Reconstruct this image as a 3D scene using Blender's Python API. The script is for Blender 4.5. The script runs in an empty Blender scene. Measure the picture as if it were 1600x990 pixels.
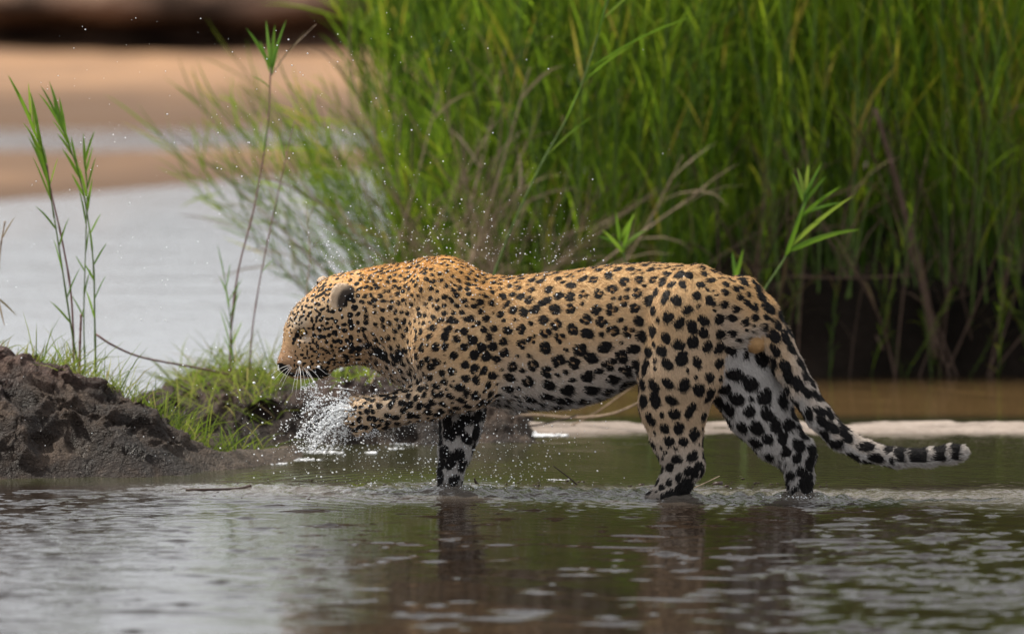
import bpy, math, random
import numpy as np
from mathutils import Vector

S = bpy.context.scene
COL = S.collection
rng = np.random.default_rng(7)
random.seed(7)

# ------------------------------------------------------------------ camera, sky, sun, exposure
F = 11200.0            # focal length in photo pixels (photo is 1600 wide)
D = 20.0               # distance camera -> leopard
H = 2.004              # camera height
PITCH = math.atan(845.0 / F)
cam_data = bpy.data.cameras.new("camera")
cam = bpy.data.objects.new("camera", cam_data)
COL.objects.link(cam)
cam.location = (0, -D, H)
cam.rotation_euler = (math.pi / 2 - PITCH, 0, 0)
cam_data.sensor_width = 36.0
cam_data.lens = F / 1600.0 * 36.0
cam_data.clip_start = 0.5
cam_data.clip_end = 5000.0
cam_data.dof.use_dof = True
cam_data.dof.focus_distance = math.hypot(D, H) + 0.0
cam_data.dof.aperture_fstop = 2.5
S.camera = cam

SUN_EL = math.radians(54)
SUN_ROT = math.radians(-64)       # clockwise from +Y : from the left, a little behind
world = bpy.data.worlds.new("World")
S.world = world
world.use_nodes = True
wn = world.node_tree.nodes
wl = world.node_tree.links
wn.clear()
w_out = wn.new("ShaderNodeOutputWorld")
w_bg = wn.new("ShaderNodeBackground")
w_sky = wn.new("ShaderNodeTexSky")
w_sky.sky_type = 'NISHITA'
w_sky.sun_disc = False
w_sky.sun_elevation = SUN_EL
w_sky.sun_rotation = SUN_ROT
w_sky.air_density = 1.0
w_sky.dust_density = 1.5
w_sky.ozone_density = 1.0
w_hsv = wn.new("ShaderNodeHueSaturation")
w_hsv.inputs['Saturation'].default_value = 0.32      # thin white cloud over the whole sky
wl.new(w_sky.outputs[0], w_hsv.inputs['Color'])
# high thin cloud: uneven white over the blue, the same all round
w_tc = wn.new("ShaderNodeTexCoord")
w_map = wn.new("ShaderNodeMapping"); w_map.inputs['Scale'].default_value = (1.0, 1.0, 2.6)
wl.new(w_tc.outputs['Generated'], w_map.inputs['Vector'])
w_noise = wn.new("ShaderNodeTexNoise"); w_noise.inputs['Scale'].default_value = 2.2; w_noise.inputs['Detail'].default_value = 5
wl.new(w_map.outputs[0], w_noise.inputs['Vector'])
w_mr = wn.new("ShaderNodeMapRange"); w_mr.inputs['From Min'].default_value = 0.3; w_mr.inputs['From Max'].default_value = 0.65
w_mr.inputs['To Min'].default_value = 0.55; w_mr.inputs['To Max'].default_value = 0.95
wl.new(w_noise.outputs[0], w_mr.inputs['Value'])
w_mix = wn.new("ShaderNodeMix"); w_mix.data_type = 'RGBA'
wl.new(w_mr.outputs[0], w_mix.inputs[0])
wl.new(w_hsv.outputs[0], w_mix.inputs[6])
w_mix.inputs[7].default_value = (7.2, 7.35, 7.6, 1)
wl.new(w_mix.outputs[2], w_bg.inputs['Color'])
w_bg.inputs['Strength'].default_value = 0.13
wl.new(w_bg.outputs[0], w_out.inputs['Surface'])

sun_data = bpy.data.lights.new("sun", 'SUN')
sun = bpy.data.objects.new("sun", sun_data)
COL.objects.link(sun)
sd = Vector((math.sin(SUN_ROT) * math.cos(SUN_EL), math.cos(SUN_ROT) * math.cos(SUN_EL), math.sin(SUN_EL)))
sun.rotation_euler = sd.to_track_quat('Z', 'Y').to_euler()
sun.location = sd * 50
sun_data.energy = 5.0
sun_data.angle = math.radians(2)
sun_data.color = (1.0, 0.93, 0.82)

S.view_settings.view_transform = 'Standard'
S.view_settings.look = 'None'
S.view_settings.exposure = 0.36
S.view_settings.gamma = 1.0
S.cycles.use_denoising = True
S.cycles.max_bounces = 8
S.cycles.transparent_max_bounces = 8
S.cycles.caustics_reflective = False
S.cycles.caustics_refractive = False

# ------------------------------------------------------------------ helpers
CT, ST = math.cos(PITCH), math.sin(PITCH)

def P(px, py, Y):
    """the world point seen at photo pixel (px, py) on the vertical plane y = Y"""
    a = (px - 800.0) / F
    b = -(py - 495.0) / F
    dy = CT + b * ST
    dz = -ST + b * CT
    t = (Y + D) / dy
    return np.array((a * t, Y, H + dz * t))

def ground_at(px, py):
    """the world point of a photo pixel on the water level"""
    b = -(py - 495.0) / F
    dy = CT + b * ST
    dz = -ST + b * CT
    t = -H / dz
    return np.array(((px - 800.0) / F * t, dy * t - D, 0.0))

def project(v):
    v = np.asarray(v, dtype=np.float64)
    y = v[..., 1] + D
    z = v[..., 2] - H
    dep = y * CT - z * ST
    up = y * ST + z * CT
    return 800.0 + v[..., 0] / dep * F, 495.0 - up / dep * F

def scale_at(Y):
    return F / math.hypot(Y + D, H)

def tag(o, label=None, cat=None, group=None, kind=None):
    if label: o["label"] = label
    if cat: o["category"] = cat
    if group: o["group"] = group
    if kind: o["kind"] = kind
    return o

def empty(name, loc=(0, 0, 0)):
    o = bpy.data.objects.new(name, None)
    o.empty_display_size = 0.05
    o.location = [float(c) for c in loc]
    COL.objects.link(o)
    return o

def mesh_from(name, verts, faces, smooth=True):
    me = bpy.data.meshes.new(name)
    v = np.asarray(verts, dtype=np.float32).reshape(-1, 3)
    me.vertices.add(len(v))
    me.vertices.foreach_set('co', v.ravel())
    if isinstance(faces, np.ndarray):
        n, k = faces.shape
        me.loops.add(n * k)
        me.loops.foreach_set('vertex_index', faces.astype(np.int32).ravel())
        me.polygons.add(n)
        me.polygons.foreach_set('loop_start', np.arange(0, n * k, k, dtype=np.int32))
    else:
        tot = np.array([len(f) for f in faces], dtype=np.int32)
        flat = np.array([i for f in faces for i in f], dtype=np.int32)
        me.loops.add(len(flat))
        me.loops.foreach_set('vertex_index', flat)
        me.polygons.add(len(tot))
        st = np.zeros(len(tot), dtype=np.int32)
        st[1:] = np.cumsum(tot)[:-1]
        me.polygons.foreach_set('loop_start', st)
    me.polygons.foreach_set('use_smooth', np.full(len(me.polygons), smooth))
    me.update(calc_edges=True)
    me.validate()
    return me

def link(name, me, mat=None, parent=None, loc=None):
    o = bpy.data.objects.new(name, me)
    if mat and not me.materials:
        me.materials.append(mat)
    COL.objects.link(o)
    if parent: o.parent = parent
    if loc is not None: o.location = [float(c) for c in loc]
    return o

def color_attr(me, name, rgb):
    a = me.attributes.new(name, 'FLOAT_COLOR', 'POINT')
    c = np.ones((len(me.vertices), 4), dtype=np.float32)
    c[:, :3] = rgb
    a.data.foreach_set('color', c.ravel())

def float_attr(me, name, val):
    a = me.attributes.new(name, 'FLOAT', 'POINT')
    a.data.foreach_set('value', np.asarray(val, dtype=np.float32))

def _hash(ix, iy, iz, seed):
    h = (ix * 374761393 + iy * 668265263 + iz * 2147483647 + seed * 974711) & 0xFFFFFFFF
    h = ((h ^ (h >> 13)) * 1274126177) & 0xFFFFFFFF
    h = h ^ (h >> 16)
    return (h & 0xFFFF).astype(np.float64) / 65535.0 * 2 - 1

def vnoise(p, scale, seed=0):
    q = np.asarray(p, dtype=np.float64) * scale
    i = np.floor(q).astype(np.int64)
    f = q - i
    f = f * f * (3 - 2 * f)
    r = 0
    for dx in (0, 1):
        wx = f[:, 0] if dx else 1 - f[:, 0]
        for dy in (0, 1):
            wy = f[:, 1] if dy else 1 - f[:, 1]
            for dz in (0, 1):
                wz = f[:, 2] if dz else 1 - f[:, 2]
                r = r + wx * wy * wz * _hash(i[:, 0] + dx, i[:, 1] + dy, i[:, 2] + dz, seed)
    return r

def fbm(p, scale, octaves=4, gain=0.5, seed=0):
    r, a = 0, 1.0
    for o in range(octaves):
        r = r + a * vnoise(p, scale * 2 ** o, seed + o * 17)
        a *= gain
    return r

def sstep(a, b, x):
    t = np.clip((x - a) / (b - a), 0, 1)
    return t * t * (3 - 2 * t)

class Nodes:
    """small helper for building a material"""
    def __init__(self, name):
        self.m = bpy.data.materials.new(name)
        self.m.use_nodes = True
        self.t = self.m.node_tree
        self.t.nodes.clear()
        self.out = self.t.nodes.new('ShaderNodeOutputMaterial')
    def n(self, typ, ins=None, **kw):
        nd = self.t.nodes.new('ShaderNode' + typ)
        for k, v in kw.items(): setattr(nd, k, v)
        for k, v in (ins or {}).items():
            self.set(nd.inputs[k], v)
        return nd
    def set(self, sock, v):
        if isinstance(v, bpy.types.NodeSocket): self.t.links.new(v, sock)
        elif isinstance(v, (tuple, list)) and len(v) == 3 and sock.type == 'RGBA': sock.default_value = (*v, 1)
        else: sock.default_value = v
    def surf(self, s):
        self.t.links.new(s, self.out.inputs['Surface'])
    def coord(self):
        return self.n('TexCoord').outputs['Object']
    def geo_pos(self):
        return self.n('NewGeometry').outputs['Position']
    def noise(self, vec, scale, detail=4, rough=0.55, dist=0.0):
        return self.n('TexNoise', {'Vector': vec, 'Scale': scale, 'Detail': detail, 'Roughness': rough, 'Distortion': dist})
    def ramp(self, fac, stops):
        r = self.n('ValToRGB', {'Fac': fac})
        el = r.color_ramp.elements
        while len(el) > 1: el.remove(el[0])
        el[0].position = stops[0][0]; el[0].color = (*stops[0][1], 1)
        for p, c in stops[1:]:
            e = el.new(p); e.color = (*c, 1)
        return r.outputs['Color']
    def mix(self, fac, a, b, mode='MIX'):
        m = self.n('Mix', data_type='RGBA', blend_type=mode)
        self.set(m.inputs[0], fac); self.set(m.inputs[6], a); self.set(m.inputs[7], b)
        return m.outputs[2]
    def math(self, op, a, b=0.0, clamp=False):
        m = self.n('Math', operation=op, use_clamp=clamp)
        self.set(m.inputs[0], a); self.set(m.inputs[1], b)
        return m.outputs[0]
    def maprange(self, v, a, b, c=0.0, d=1.0):
        m = self.n('MapRange', {'Value': v, 'From Min': a, 'From Max': b, 'To Min': c, 'To Max': d}, interpolation_type='SMOOTHSTEP')
        return m.outputs[0]
    def bump(self, height, strength=0.5, dist=0.01, normal=None):
        b = self.n('Bump', {'Height': height, 'Strength': strength, 'Distance': dist})
        if normal is not None: self.set(b.inputs['Normal'], normal)
        return b.outputs[0]
    def attr(self, name, out='Color'):
        return self.n('Attribute', attribute_name=name).outputs[out]
    def principled(self, **kw):
        p = self.n('BsdfPrincipled')
        for k, v in kw.items(): self.set(p.inputs[k.replace('_', ' ')], v)
        return p.outputs[0]

# ------------------------------------------------------------------ materials of the setting
def mat_water():
    b = Nodes('river_water')
    pos = b.geo_pos()
    n1 = b.noise(pos, 26, 3, 0.6)
    n2 = b.noise(pos, 70, 2, 0.5)
    n3 = b.noise(pos, 7, 3, 0.5)
    rip = b.attr('ripple', 'Fac')
    h = b.math('ADD', b.math('MULTIPLY', n1.outputs[0], 0.9), b.math('MULTIPLY', n2.outputs[0], 0.35))
    h = b.math('MULTIPLY', b.math('ADD', h, b.math('MULTIPLY', n3.outputs[0], 1.3)), rip)
    mp4 = b.n('Mapping', {'Vector': pos, 'Scale': (0.55, 1.5, 1.0)})
    n4 = b.noise(mp4.outputs[0], 1.6, 5, 0.62)
    h = b.math('ADD', h, b.math('MULTIPLY', n4.outputs[0], b.math('MULTIPLY', b.attr('swell', 'Fac'), 1.5)))
    bm = b.bump(h, 1.0, 0.0065)
    col = b.attr('silt_reflection')
    b.surf(b.principled(Base_Color=col, Roughness=0.025, Specular_Tint=b.mix(b.attr('swell', 'Fac'), (0.80, 0.81, 0.83), (1.0, 1.0, 1.0)), IOR=1.333, Normal=bm))
    return b.m

def mat_sand(name, dry, wet, edge=None):
    b = Nodes(name)
    pos = b.geo_pos()
    n1 = b.noise(pos, 1.1, 5, 0.6)
    n2 = b.noise(pos, 60, 3, 0.6)
    c = b.ramp(n1.outputs[0], [(0.38, wet), (0.58, dry)])
    c = b.mix(b.attr('damp', 'Fac'), c, tuple(x * 0.55 for x in wet))
    c = b.mix(b.maprange(n2.outputs[0], 0.3, 0.75), c, b.mix(0.35, c, (0.1, 0.07, 0.05)))
    bm = b.bump(b.math('ADD', n1.outputs[0], b.math('MULTIPLY', n2.outputs[0], 0.15)), 0.6, 0.03)
    b.surf(b.principled(Base_Color=c, Roughness=0.85, Normal=bm, Specular_IOR_Level=0.1))
    return b.m

def mat_mud():
    b = Nodes('wet_mud')
    pos = b.coord()
    n1 = b.noise(pos, 6, 6, 0.65)
    n2 = b.noise(pos, 45, 5, 0.65)
    n3 = b.noise(pos, 150, 2, 0.6)
    c = b.ramp(n1.outputs[0], [(0.3, (0.008, 0.0055, 0.0045)), (0.5, (0.027, 0.018, 0.0135)), (0.7, (0.11, 0.077, 0.056))])
    c = b.mix(b.attr('red_soil', 'Fac'), c, b.ramp(n2.outputs[0], [(0.3, (0.04, 0.023, 0.019)), (0.7, (0.17, 0.10, 0.08))]))
    c = b.mix(b.attr('pale', 'Fac'), c, b.ramp(n2.outputs[0], [(0.3, (0.045, 0.033, 0.025)), (0.7, (0.17, 0.125, 0.09))]))
    spk = b.maprange(n3.outputs[0], 0.66, 0.74)
    c = b.mix(b.math('MULTIPLY', spk, 0.55), c, (0.4, 0.33, 0.27))
    rough = b.maprange(n1.outputs[0], 0.3, 0.7, 0.35, 0.8)
    bm = b.bump(b.math('ADD', n2.outputs[0], b.math('MULTIPLY', n3.outputs[0], 0.5)), 1.0, 0.035)
    b.surf(b.principled(Base_Color=c, Roughness=rough, Normal=bm, Specular_IOR_Level=0.22))
    return b.m

def mat_soil():
    b = Nodes('dark_bank_soil')
    pos = b.geo_pos()
    n1 = b.noise(pos, 2.2, 6, 0.65)
    n2 = b.noise(pos, 30, 4, 0.6)
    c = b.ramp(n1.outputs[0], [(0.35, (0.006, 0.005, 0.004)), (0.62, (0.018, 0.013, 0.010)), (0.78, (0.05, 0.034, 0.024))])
    bm = b.bump(n2.outputs[0], 0.8, 0.02)
    b.surf(b.principled(Base_Color=c, Roughness=0.9, Normal=bm, Specular_IOR_Level=0.05))
    return b.m

def mat_farbank():
    b = Nodes('eroded_bank_earth')
    pos = b.geo_pos()
    mp = b.n('Mapping', {'Vector': pos, 'Scale': (0.5, 0.5, 1.6)})
    n1 = b.noise(mp.outputs[0], 1.6, 6, 0.6)
    n2 = b.noise(pos, 12, 4, 0.6)
    c = b.ramp(n1.outputs[0], [(0.38, (0.03, 0.02, 0.015)), (0.52, (0.14, 0.085, 0.06)), (0.66, (0.36, 0.235, 0.165))])
    bm = b.bump(n2.outputs[0], 0.8, 0.08)
    b.surf(b.principled(Base_Color=c, Roughness=0.9, Normal=bm, Specular_IOR_Level=0.05))
    return b.m

def mat_leaf(name, cols, transl=0.45, rough=0.5):
    """leaf with light coming through; hue differs between blades (attribute 'hue' 0..1)"""
    b = Nodes(name)
    n = b.noise(b.geo_pos(), 5, 3, 0.6)
    f = b.math('ADD', b.attr('hue', 'Fac'), b.math('MULTIPLY', b.math('SUBTRACT', n.outputs[0], 0.5), 0.5), clamp=True)
    c = b.ramp(f, cols)
    p = b.principled(Base_Color=c, Roughness=rough, Specular_IOR_Level=0.15)
    tr = b.n('BsdfTranslucent', {'Color': b.mix(0.5, c, (0.22, 0.30, 0.02), 'ADD')})
    ms = b.n('MixShader', {0: transl})
    b.t.links.new(p, ms.inputs[1]); b.t.links.new(tr.outputs[0], ms.inputs[2])
    b.surf(ms.outputs[0])
    return b.m

def mat_plain(name, c, rough=0.7, var=0.4, scale=40):
    b = Nodes(name)
    n = b.noise(b.geo_pos(), scale, 4, 0.6)
    cc = b.ramp(n.outputs[0], [(0.3, tuple(x * (1 - var) for x in c)), (0.7, tuple(min(1, x * (1 + var)) for x in c))])
    b.surf(b.principled(Base_Color=cc, Roughness=rough, Specular_IOR_Level=0.2, Normal=b.bump(n.outputs[0], 0.4, 0.003)))
    return b.m

GREENS = [(0.0, (0.022, 0.055, 0.007)), (0.28, (0.062, 0.135, 0.010)), (0.55, (0.135, 0.23, 0.013)), (0.80, (0.24, 0.28, 0.018)), (0.93, (0.36, 0.26, 0.045)), (1.0, (0.22, 0.14, 0.07))]
M_WATER = mat_water()
M_SAND = mat_sand('dry_river_sand', (0.32, 0.185, 0.10), (0.20, 0.12, 0.072))
M_SANDBAR = mat_sand('pale_sandbar_sand', (0.31, 0.26, 0.225), (0.20, 0.165, 0.14))
M_MUD = mat_mud()
M_SOIL = mat_soil()
M_FARBANK = mat_farbank()
M_REED = mat_leaf('reed_leaf_green', GREENS, 0.5)
M_REEDNEAR = mat_leaf('reed_leaf_fresh_green', [(0.0, (0.04, 0.11, 0.012)), (0.6, (0.09, 0.20, 0.02)), (1.0, (0.22, 0.27, 0.05))], 0.4)
M_GRASS = mat_leaf('grass_blade_green', [(0.0, (0.03, 0.06, 0.010)), (0.45, (0.085, 0.130, 0.022)), (0.8, (0.20, 0.20, 0.055)), (1.0, (0.30, 0.21, 0.12))], 0.45)
M_STEMGREEN = mat_plain('reed_stem_green', (0.075, 0.12, 0.025), 0.5)
M_STEMPURPLE = mat_plain('reed_stem_purplish_brown', (0.16, 0.085, 0.075), 0.55)
M_DRY = mat_leaf('dry_reed_straw', [(0.0, (0.08, 0.055, 0.035)), (0.5, (0.20, 0.145, 0.095)), (1.0, (0.36, 0.28, 0.19))], 0.15, 0.7)
M_WITHERED = mat_leaf('withered_brown_reed', [(0.0, (0.03, 0.02, 0.014)), (0.6, (0.085, 0.055, 0.038)), (1.0, (0.16, 0.11, 0.075))], 0.1, 0.8)
M_WITHSTEM = mat_plain('withered_brown_stem', (0.085, 0.055, 0.04), 0.8)
M_DRYSTEM = mat_plain('dry_reed_stem', (0.26, 0.19, 0.13), 0.7)
M_TWIG = mat_plain('dark_wet_twig', (0.045, 0.028, 0.022), 0.45)
M_FOAM = mat_plain('white_river_foam', (0.75, 0.76, 0.78), 0.4, 0.15, 90)

# ------------------------------------------------------------------ the setting: ground, banks, water
def grid_mesh(name, xs, ys, zfun, smooth=True):
    X, Y = np.meshgrid(xs, ys)
    v = np.stack([X.ravel(), Y.ravel(), np.zeros(X.size)], 1)
    v[:, 2] = zfun(v[:, 0], v[:, 1])
    nx, ny = len(xs), len(ys)
    i = np.arange(nx * ny).reshape(ny, nx)
    f = np.stack([i[:-1, :-1].ravel(), i[:-1, 1:].ravel(), i[1:, 1:].ravel(), i[1:, :-1].ravel()], 1)
    return mesh_from(name, v, f, smooth), v

def axis(*spans):
    out = []
    for a, b, st in spans:
        out.append(np.arange(a, b, st))
    out.append(np.array([spans[-1][1]]))
    return np.concatenate(out)

# the sheet under everything, out to the horizon
xs = axis((-1500, -80, 160), (-80, 80, 16), (80, 1500, 160))
ys = axis((-40, 60, 10), (60, 1500, 150))
me, v = grid_mesh('ground', xs, ys, lambda x, y: np.where(y > 36, 0.5 + 0.0 * x, -0.45))
float_attr(me, 'damp', np.zeros(len(v)))
tag(link('ground', me, M_SAND), kind='structure')

def y_of(py):            # distance of the waterline seen at photo row py
    return ground_at(800, py)[1]

# far sandbanks (two, with a narrow channel between) as one terrain sheet
E1 = y_of(322); E2 = y_of(226); E3 = y_of(206); E4 = y_of(84)
for _ in range(60):          # the bank stands on sand a little above the water
    E4 += (P(800, 84, E4)[2] - 0.10) * 8.0
xs = axis((-16, 16, 0.14))
ys = axis((E1 - 2.0, E4 + 6, 0.14))
def sand_z(x, y):
    p = np.stack([x, y, 0 * x], 1)
    wob = fbm(p, 0.35, 3, 0.5, 3) * 0.45
    e1 = E1 + 0.55 + 1.25 * np.clip(x + 2.3, -0.8, 1.9) + wob      # the near shore slants away to the right
    z = -0.12 + 0.14 * sstep(e1 - 0.5, e1 + 0.9, y) + 0.02 * sstep(e1 + 0.8, e1 + 2, y)
    z -= 0.115 * sstep(E2 - 1.3 + wob * .5, E2 + 0.2 + wob * .5, y)
    z += 0.105 * sstep(E3 - 0.1 + wob * .5, E3 + 0.7 + wob * .5, y) + 0.05 * sstep(E3 + 0.3, E3 + 4.5, y) + 0.03 * sstep(E3 + 4, E4, y)
    hump = fbm(p, 0.8, 4, 0.5, 9)
    return z + 0.018 * hump * sstep(0.0, 0.06, z) + 0.01 * fbm(p, 3.0, 3, 0.5, 5) * sstep(0.0, 0.06, z)
me, v = grid_mesh('sandbank', xs, ys, sand_z)
damp = (1 - sstep(0.02, 0.07, v[:, 2])) + 0.75 * sstep(E3 - 0.5, E3 + .4, v[:, 1]) * (1 - sstep(E3 + 3.0, E3 + 5.0, v[:, 1]))
float_attr(me, 'damp', np.clip(damp, 0, 1))
tag(link('sandbank', me, M_SAND), kind='structure')

# the eroded earth bank that closes the view: an undercut lip over a dark hollow
nx, npr = 240, 26
bx = np.linspace(-18, 18, nx)
prof = np.array([(-0.15, -0.2), (0.25, 0.05), (0.55, 0.12), (0.72, 0.18), (0.70, 0.24), (0.45, 0.29), (0.18, 0.33), (0.05, 0.38), (0.0, 0.43), (0.03, 0.48), (0.08, 0.53), (0.14, 0.58), (0.22, 0.62), (0.5, 0.65), (1.6, 0.66), (8.0, 0.60)])
tt = np.linspace(0, len(prof) - 1, npr)
pu = np.interp(tt, np.arange(len(prof)), prof[:, 0]); pz = np.interp(tt, np.arange(len(prof)), prof[:, 1])
V = []
for i, t in enumerate(tt):
    x = bx
    p = np.stack([x, np.full(nx, pu[i]), np.full(nx, pz[i] * 2)], 1)
    deep = 0.45 + 0.6 * np.clip(vnoise(np.stack([x, 0 * x, 0 * x], 1), 0.9, 31) + 0.5, 0, 1.3)
    y = E4 + np.where(pz[i] < 0.42, pu[i] * deep, pu[i]) + 0.12 * fbm(p, 1.3, 4, 0.55, 8) + 0.25 * vnoise(np.stack([x, 0 * x, 0 * x], 1), 0.5, 12)
    z = pz[i] + 0.05 * fbm(p, 1.6, 4, 0.55, 44)
    V.append(np.stack([x, y, z], 1))
V = np.concatenate(V)
i = np.arange(nx * npr).reshape(npr, nx)
Fq = np.stack([i[:-1, :-1].ravel(), i[:-1, 1:].ravel(), i[1:, 1:].ravel(), i[1:, :-1].ravel()], 1)
tag(link('river_bank', mesh_from('river_bank', V, Fq), M_FARBANK), kind='structure')

# the low dark bank the reeds grow on
RB = y_of(588)
def reedbank_z(x, y):
    p = np.stack([x, y, 0 * x], 1)
    wob = 0.10 * fbm(p, 1.5, 4, 0.55, 71)
    e = sstep(RB + wob, RB + 0.10 + wob, y) * sstep(-0.75 + wob, -0.35 + wob, x)
    tall = sstep(0.55, 1.0, x + 2 * wob)
    h = 0.04 + 0.26 * tall * sstep(RB + 0.02, RB + 0.16, y + wob) + 0.04 * tall * fbm(p, 6, 3, 0.6, 73)
    return -0.12 + e * (0.12 + h + 0.02 * fbm(p, 4, 4, 0.6, 72) + 0.04 * sstep(RB, RB + 1.2, y))
me, v = grid_mesh('reed_bank', axis((-1.2, 5.5, 0.025)), axis((RB - 0.3, RB + 0.5, 0.015), (RB + 0.5, RB + 5.5, 0.05)), reedbank_z)
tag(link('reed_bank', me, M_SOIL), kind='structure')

# the pale strip of sand behind the legs
SB0, SB1 = y_of(684), y_of(656)
def sandbar_z(x, y):
    p = np.stack([x, y, 0 * x], 1)
    wob = 0.05 * fbm(p, 2.0, 6, 0.62, 61)
    e = sstep(SB0 + wob - 0.10, SB0 + 0.22 + wob, y) * (1 - sstep(SB1 + wob * 0.6 - 0.12, SB1 + wob * 0.6 + 0.03, y))
    e *= sstep(-0.20, 0.02, x + 1.0 * wob)
    return -0.05 + e * (0.0560 + 0.006 * fbm(p, 7, 5, 0.6, 62))
me, v = grid_mesh('sandbar', axis((-0.4, 4.5, 0.014)), axis((SB0 - 0.3, SB1 + 0.3, 0.014)), sandbar_z)
float_attr(me, 'damp', np.clip(1 - sstep(0.001, 0.007, v[:, 2]), 0, 1) * 0.7)
tag(link('sandbar', me, M_SANDBAR), kind='structure')

# water: one sheet with real ripples near the camera
wx = axis((-60, -6, 4), (-6, -2.1, 0.3), (-2.1, 2.1, 0.0125), (2.1, 6, 0.3), (6, 60, 4))
wy = axis((-16, -6, 1.0), (-6, -4.0, 0.1), (-4.0, 0.3, 0.0052), (0.3, 3.6, 0.0125), (3.6, 8, 0.1), (8, E4 + 3, 0.6))
FEET = [P(700, 765, 0.10), P(1050, 774, -0.07), P(1250, 780, -0.17)]
def water_masks(x, y):
    p = np.stack([x, y, 0 * x], 1)
    # shallow riffle over a hidden ridge where the paws stand
    ridge = np.exp(-((y + 0.0 + 0.10 * x + 0.05 * fbm(p, 2.0, 3, 0.5, 21)) / 0.20) ** 2) * sstep(-1.4, -0.6, x)
    pool = sstep(0.12, 0.35, y) * (1 - sstep(3.2, 3.8, y))
    return ridge, pool
def lee(x, y):
    """calmer water in front of the riffle"""
    p = np.stack([x * 0.7, y, 0 * x], 1)
    w = 0.25 * fbm(p, 1.2, 3, 0.5, 27)
    return sstep(-0.85, -0.45, x + w) * (1 - sstep(0.75, 1.15, x + w)) * (1 - sstep(-0.28, -0.12, y))
def water_z(x, y):
    r2 = np.random.default_rng(11)
    p = np.stack([x, y, 0 * x], 1)
    ridge, pool = water_masks(x, y)
    z = np.zeros_like(x)
    patch = 0.45 + 1.1 * np.clip(0.3 + 1.2 * fbm(p * np.array([0.6, 1.5, 1]), 1.3, 3, 0.5, 90), 0, 1.4)
    for k in range(46):
        lam = 0.05 * (9.0 ** r2.random())
        th = r2.normal(math.pi / 2, 0.62)
        kx, ky = 2 * math.pi / lam * math.cos(th), 2 * math.pi / lam * math.sin(th)
        a = lam * 0.0012 * r2.uniform(0.5, 1.2)
        ph = kx * x + ky * y + r2.random() * 6.28 + 0.8 * np.sin(x * r2.uniform(1, 3) + y * r2.uniform(0.5, 2) + r2.random() * 6)
        z += a * np.sin(ph)
    z *= patch * (1 - 0.62 * pool) * (1 - 0.5 * lee(x, y))
    z += ridge * (0.0055 * fbm(p * np.array([0.7, 1, 1]), 22, 3, 0.65, 33) + 0.006)
    for c in FEET:
        d = np.hypot(x - c[0], (y - c[1]))
        z += 0.0085 * np.cos(d * 2 * math.pi / 0.06 + 0.8 * vnoise(p, 9, 19)) * np.exp(-d / 0.2) + 0.007 * np.exp(-(d / 0.05) ** 2)
    # separate small wavelets, long across the view and steep toward it
    Z = z.reshape(len(wy), len(wx))
    for k in range(7500):
        cx, cy = r2.uniform(-1.9, 1.95), -3.9 + 4.0 * r2.random() ** 0.9
        dens = 0.15 + 0.34 * sstep(0.5, 0.95, np.array([cx]))[0] + 0.30 * sstep(-0.75, -1.2, np.array([cx]))[0]
        dens *= 0.35 + 1.3 * np.clip(0.5 + fbm(np.array([[cx * 0.8, cy * 1.6, 0.0]]), 1.1, 2, 0.5, 95)[0], 0, 1)
        if r2.random() > dens: continue
        lx = 0.010 + 0.06 * r2.random() ** 2.5; lx *= 1 if r2.random() < 0.9 else 2.0; ly = r2.uniform(0.0045, 0.0095) * (0.8 + 6 * lx); a = ly * r2.uniform(0.15, 0.65)
        i0, i1 = np.searchsorted(wx, (cx - 2.6 * lx, cx + 2.6 * lx)); j0, j1 = np.searchsorted(wy, (cy - 3 * ly - .02, cy + 3 * ly + .02))
        if i1 <= i0 or j1 <= j0: continue
        gx = (wx[i0:i1][None, :] - cx) / lx; gy = (wy[j0:j1][:, None] - cy + 0.02 * np.sin(wx[i0:i1][None, :] * r2.uniform(8, 20) + r2.random() * 6)) / ly
        Z[j0:j1, i0:i1] += a * np.exp(-gx * gx - gy * gy)
    z = Z.ravel()
    fade = sstep(-5.5, -3.8, y) * (1 - sstep(3.0, 3.6, y)) * (1 - sstep(1.8, 2.1, np.abs(x)))
    return z * fade
me, v = grid_mesh('water', wx, wy, water_z)
ridge, pool = water_masks(v[:, 0], v[:, 1])
far = sstep(3.0, 5.0, v[:, 1])
float_attr(me, 'swell', sstep(3.6, 7.0, v[:, 1]))
calm = lee(v[:, 0], v[:, 1])
float_attr(me, 'ripple', np.clip(0.22 + 1.4 * ridge - 0.04 * pool - 0.06 * far - 0.13 * calm, 0, 2))
base = np.array((0.014, 0.009, 0.006)) * np.ones((len(v), 1))
shal = (sstep(SB1 - 0.1, SB1 + 0.3, v[:, 1]) * (1 - sstep(RB - 0.3, RB, v[:, 1])) * sstep(-0.4, 0.2, v[:, 0]))[:, None]
base = base * (1 - shal) + shal * np.array((0.095, 0.058, 0.024))
olive = (pool[:, None] * (1 - shal)) * 0.8  # green reflection of the reeds, painted into the pool's base colour
base = base * (1 - olive) + olive * np.array((0.034, 0.035, 0.015))
rr = np.clip(ridge, 0, 1)[:, None] * 0.55
base = base * (1 - rr) + rr * np.array((0.17, 0.15, 0.13))
color_attr(me, 'silt_reflection', base)
tag(link('water', me, M_WATER), kind='structure')

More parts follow.
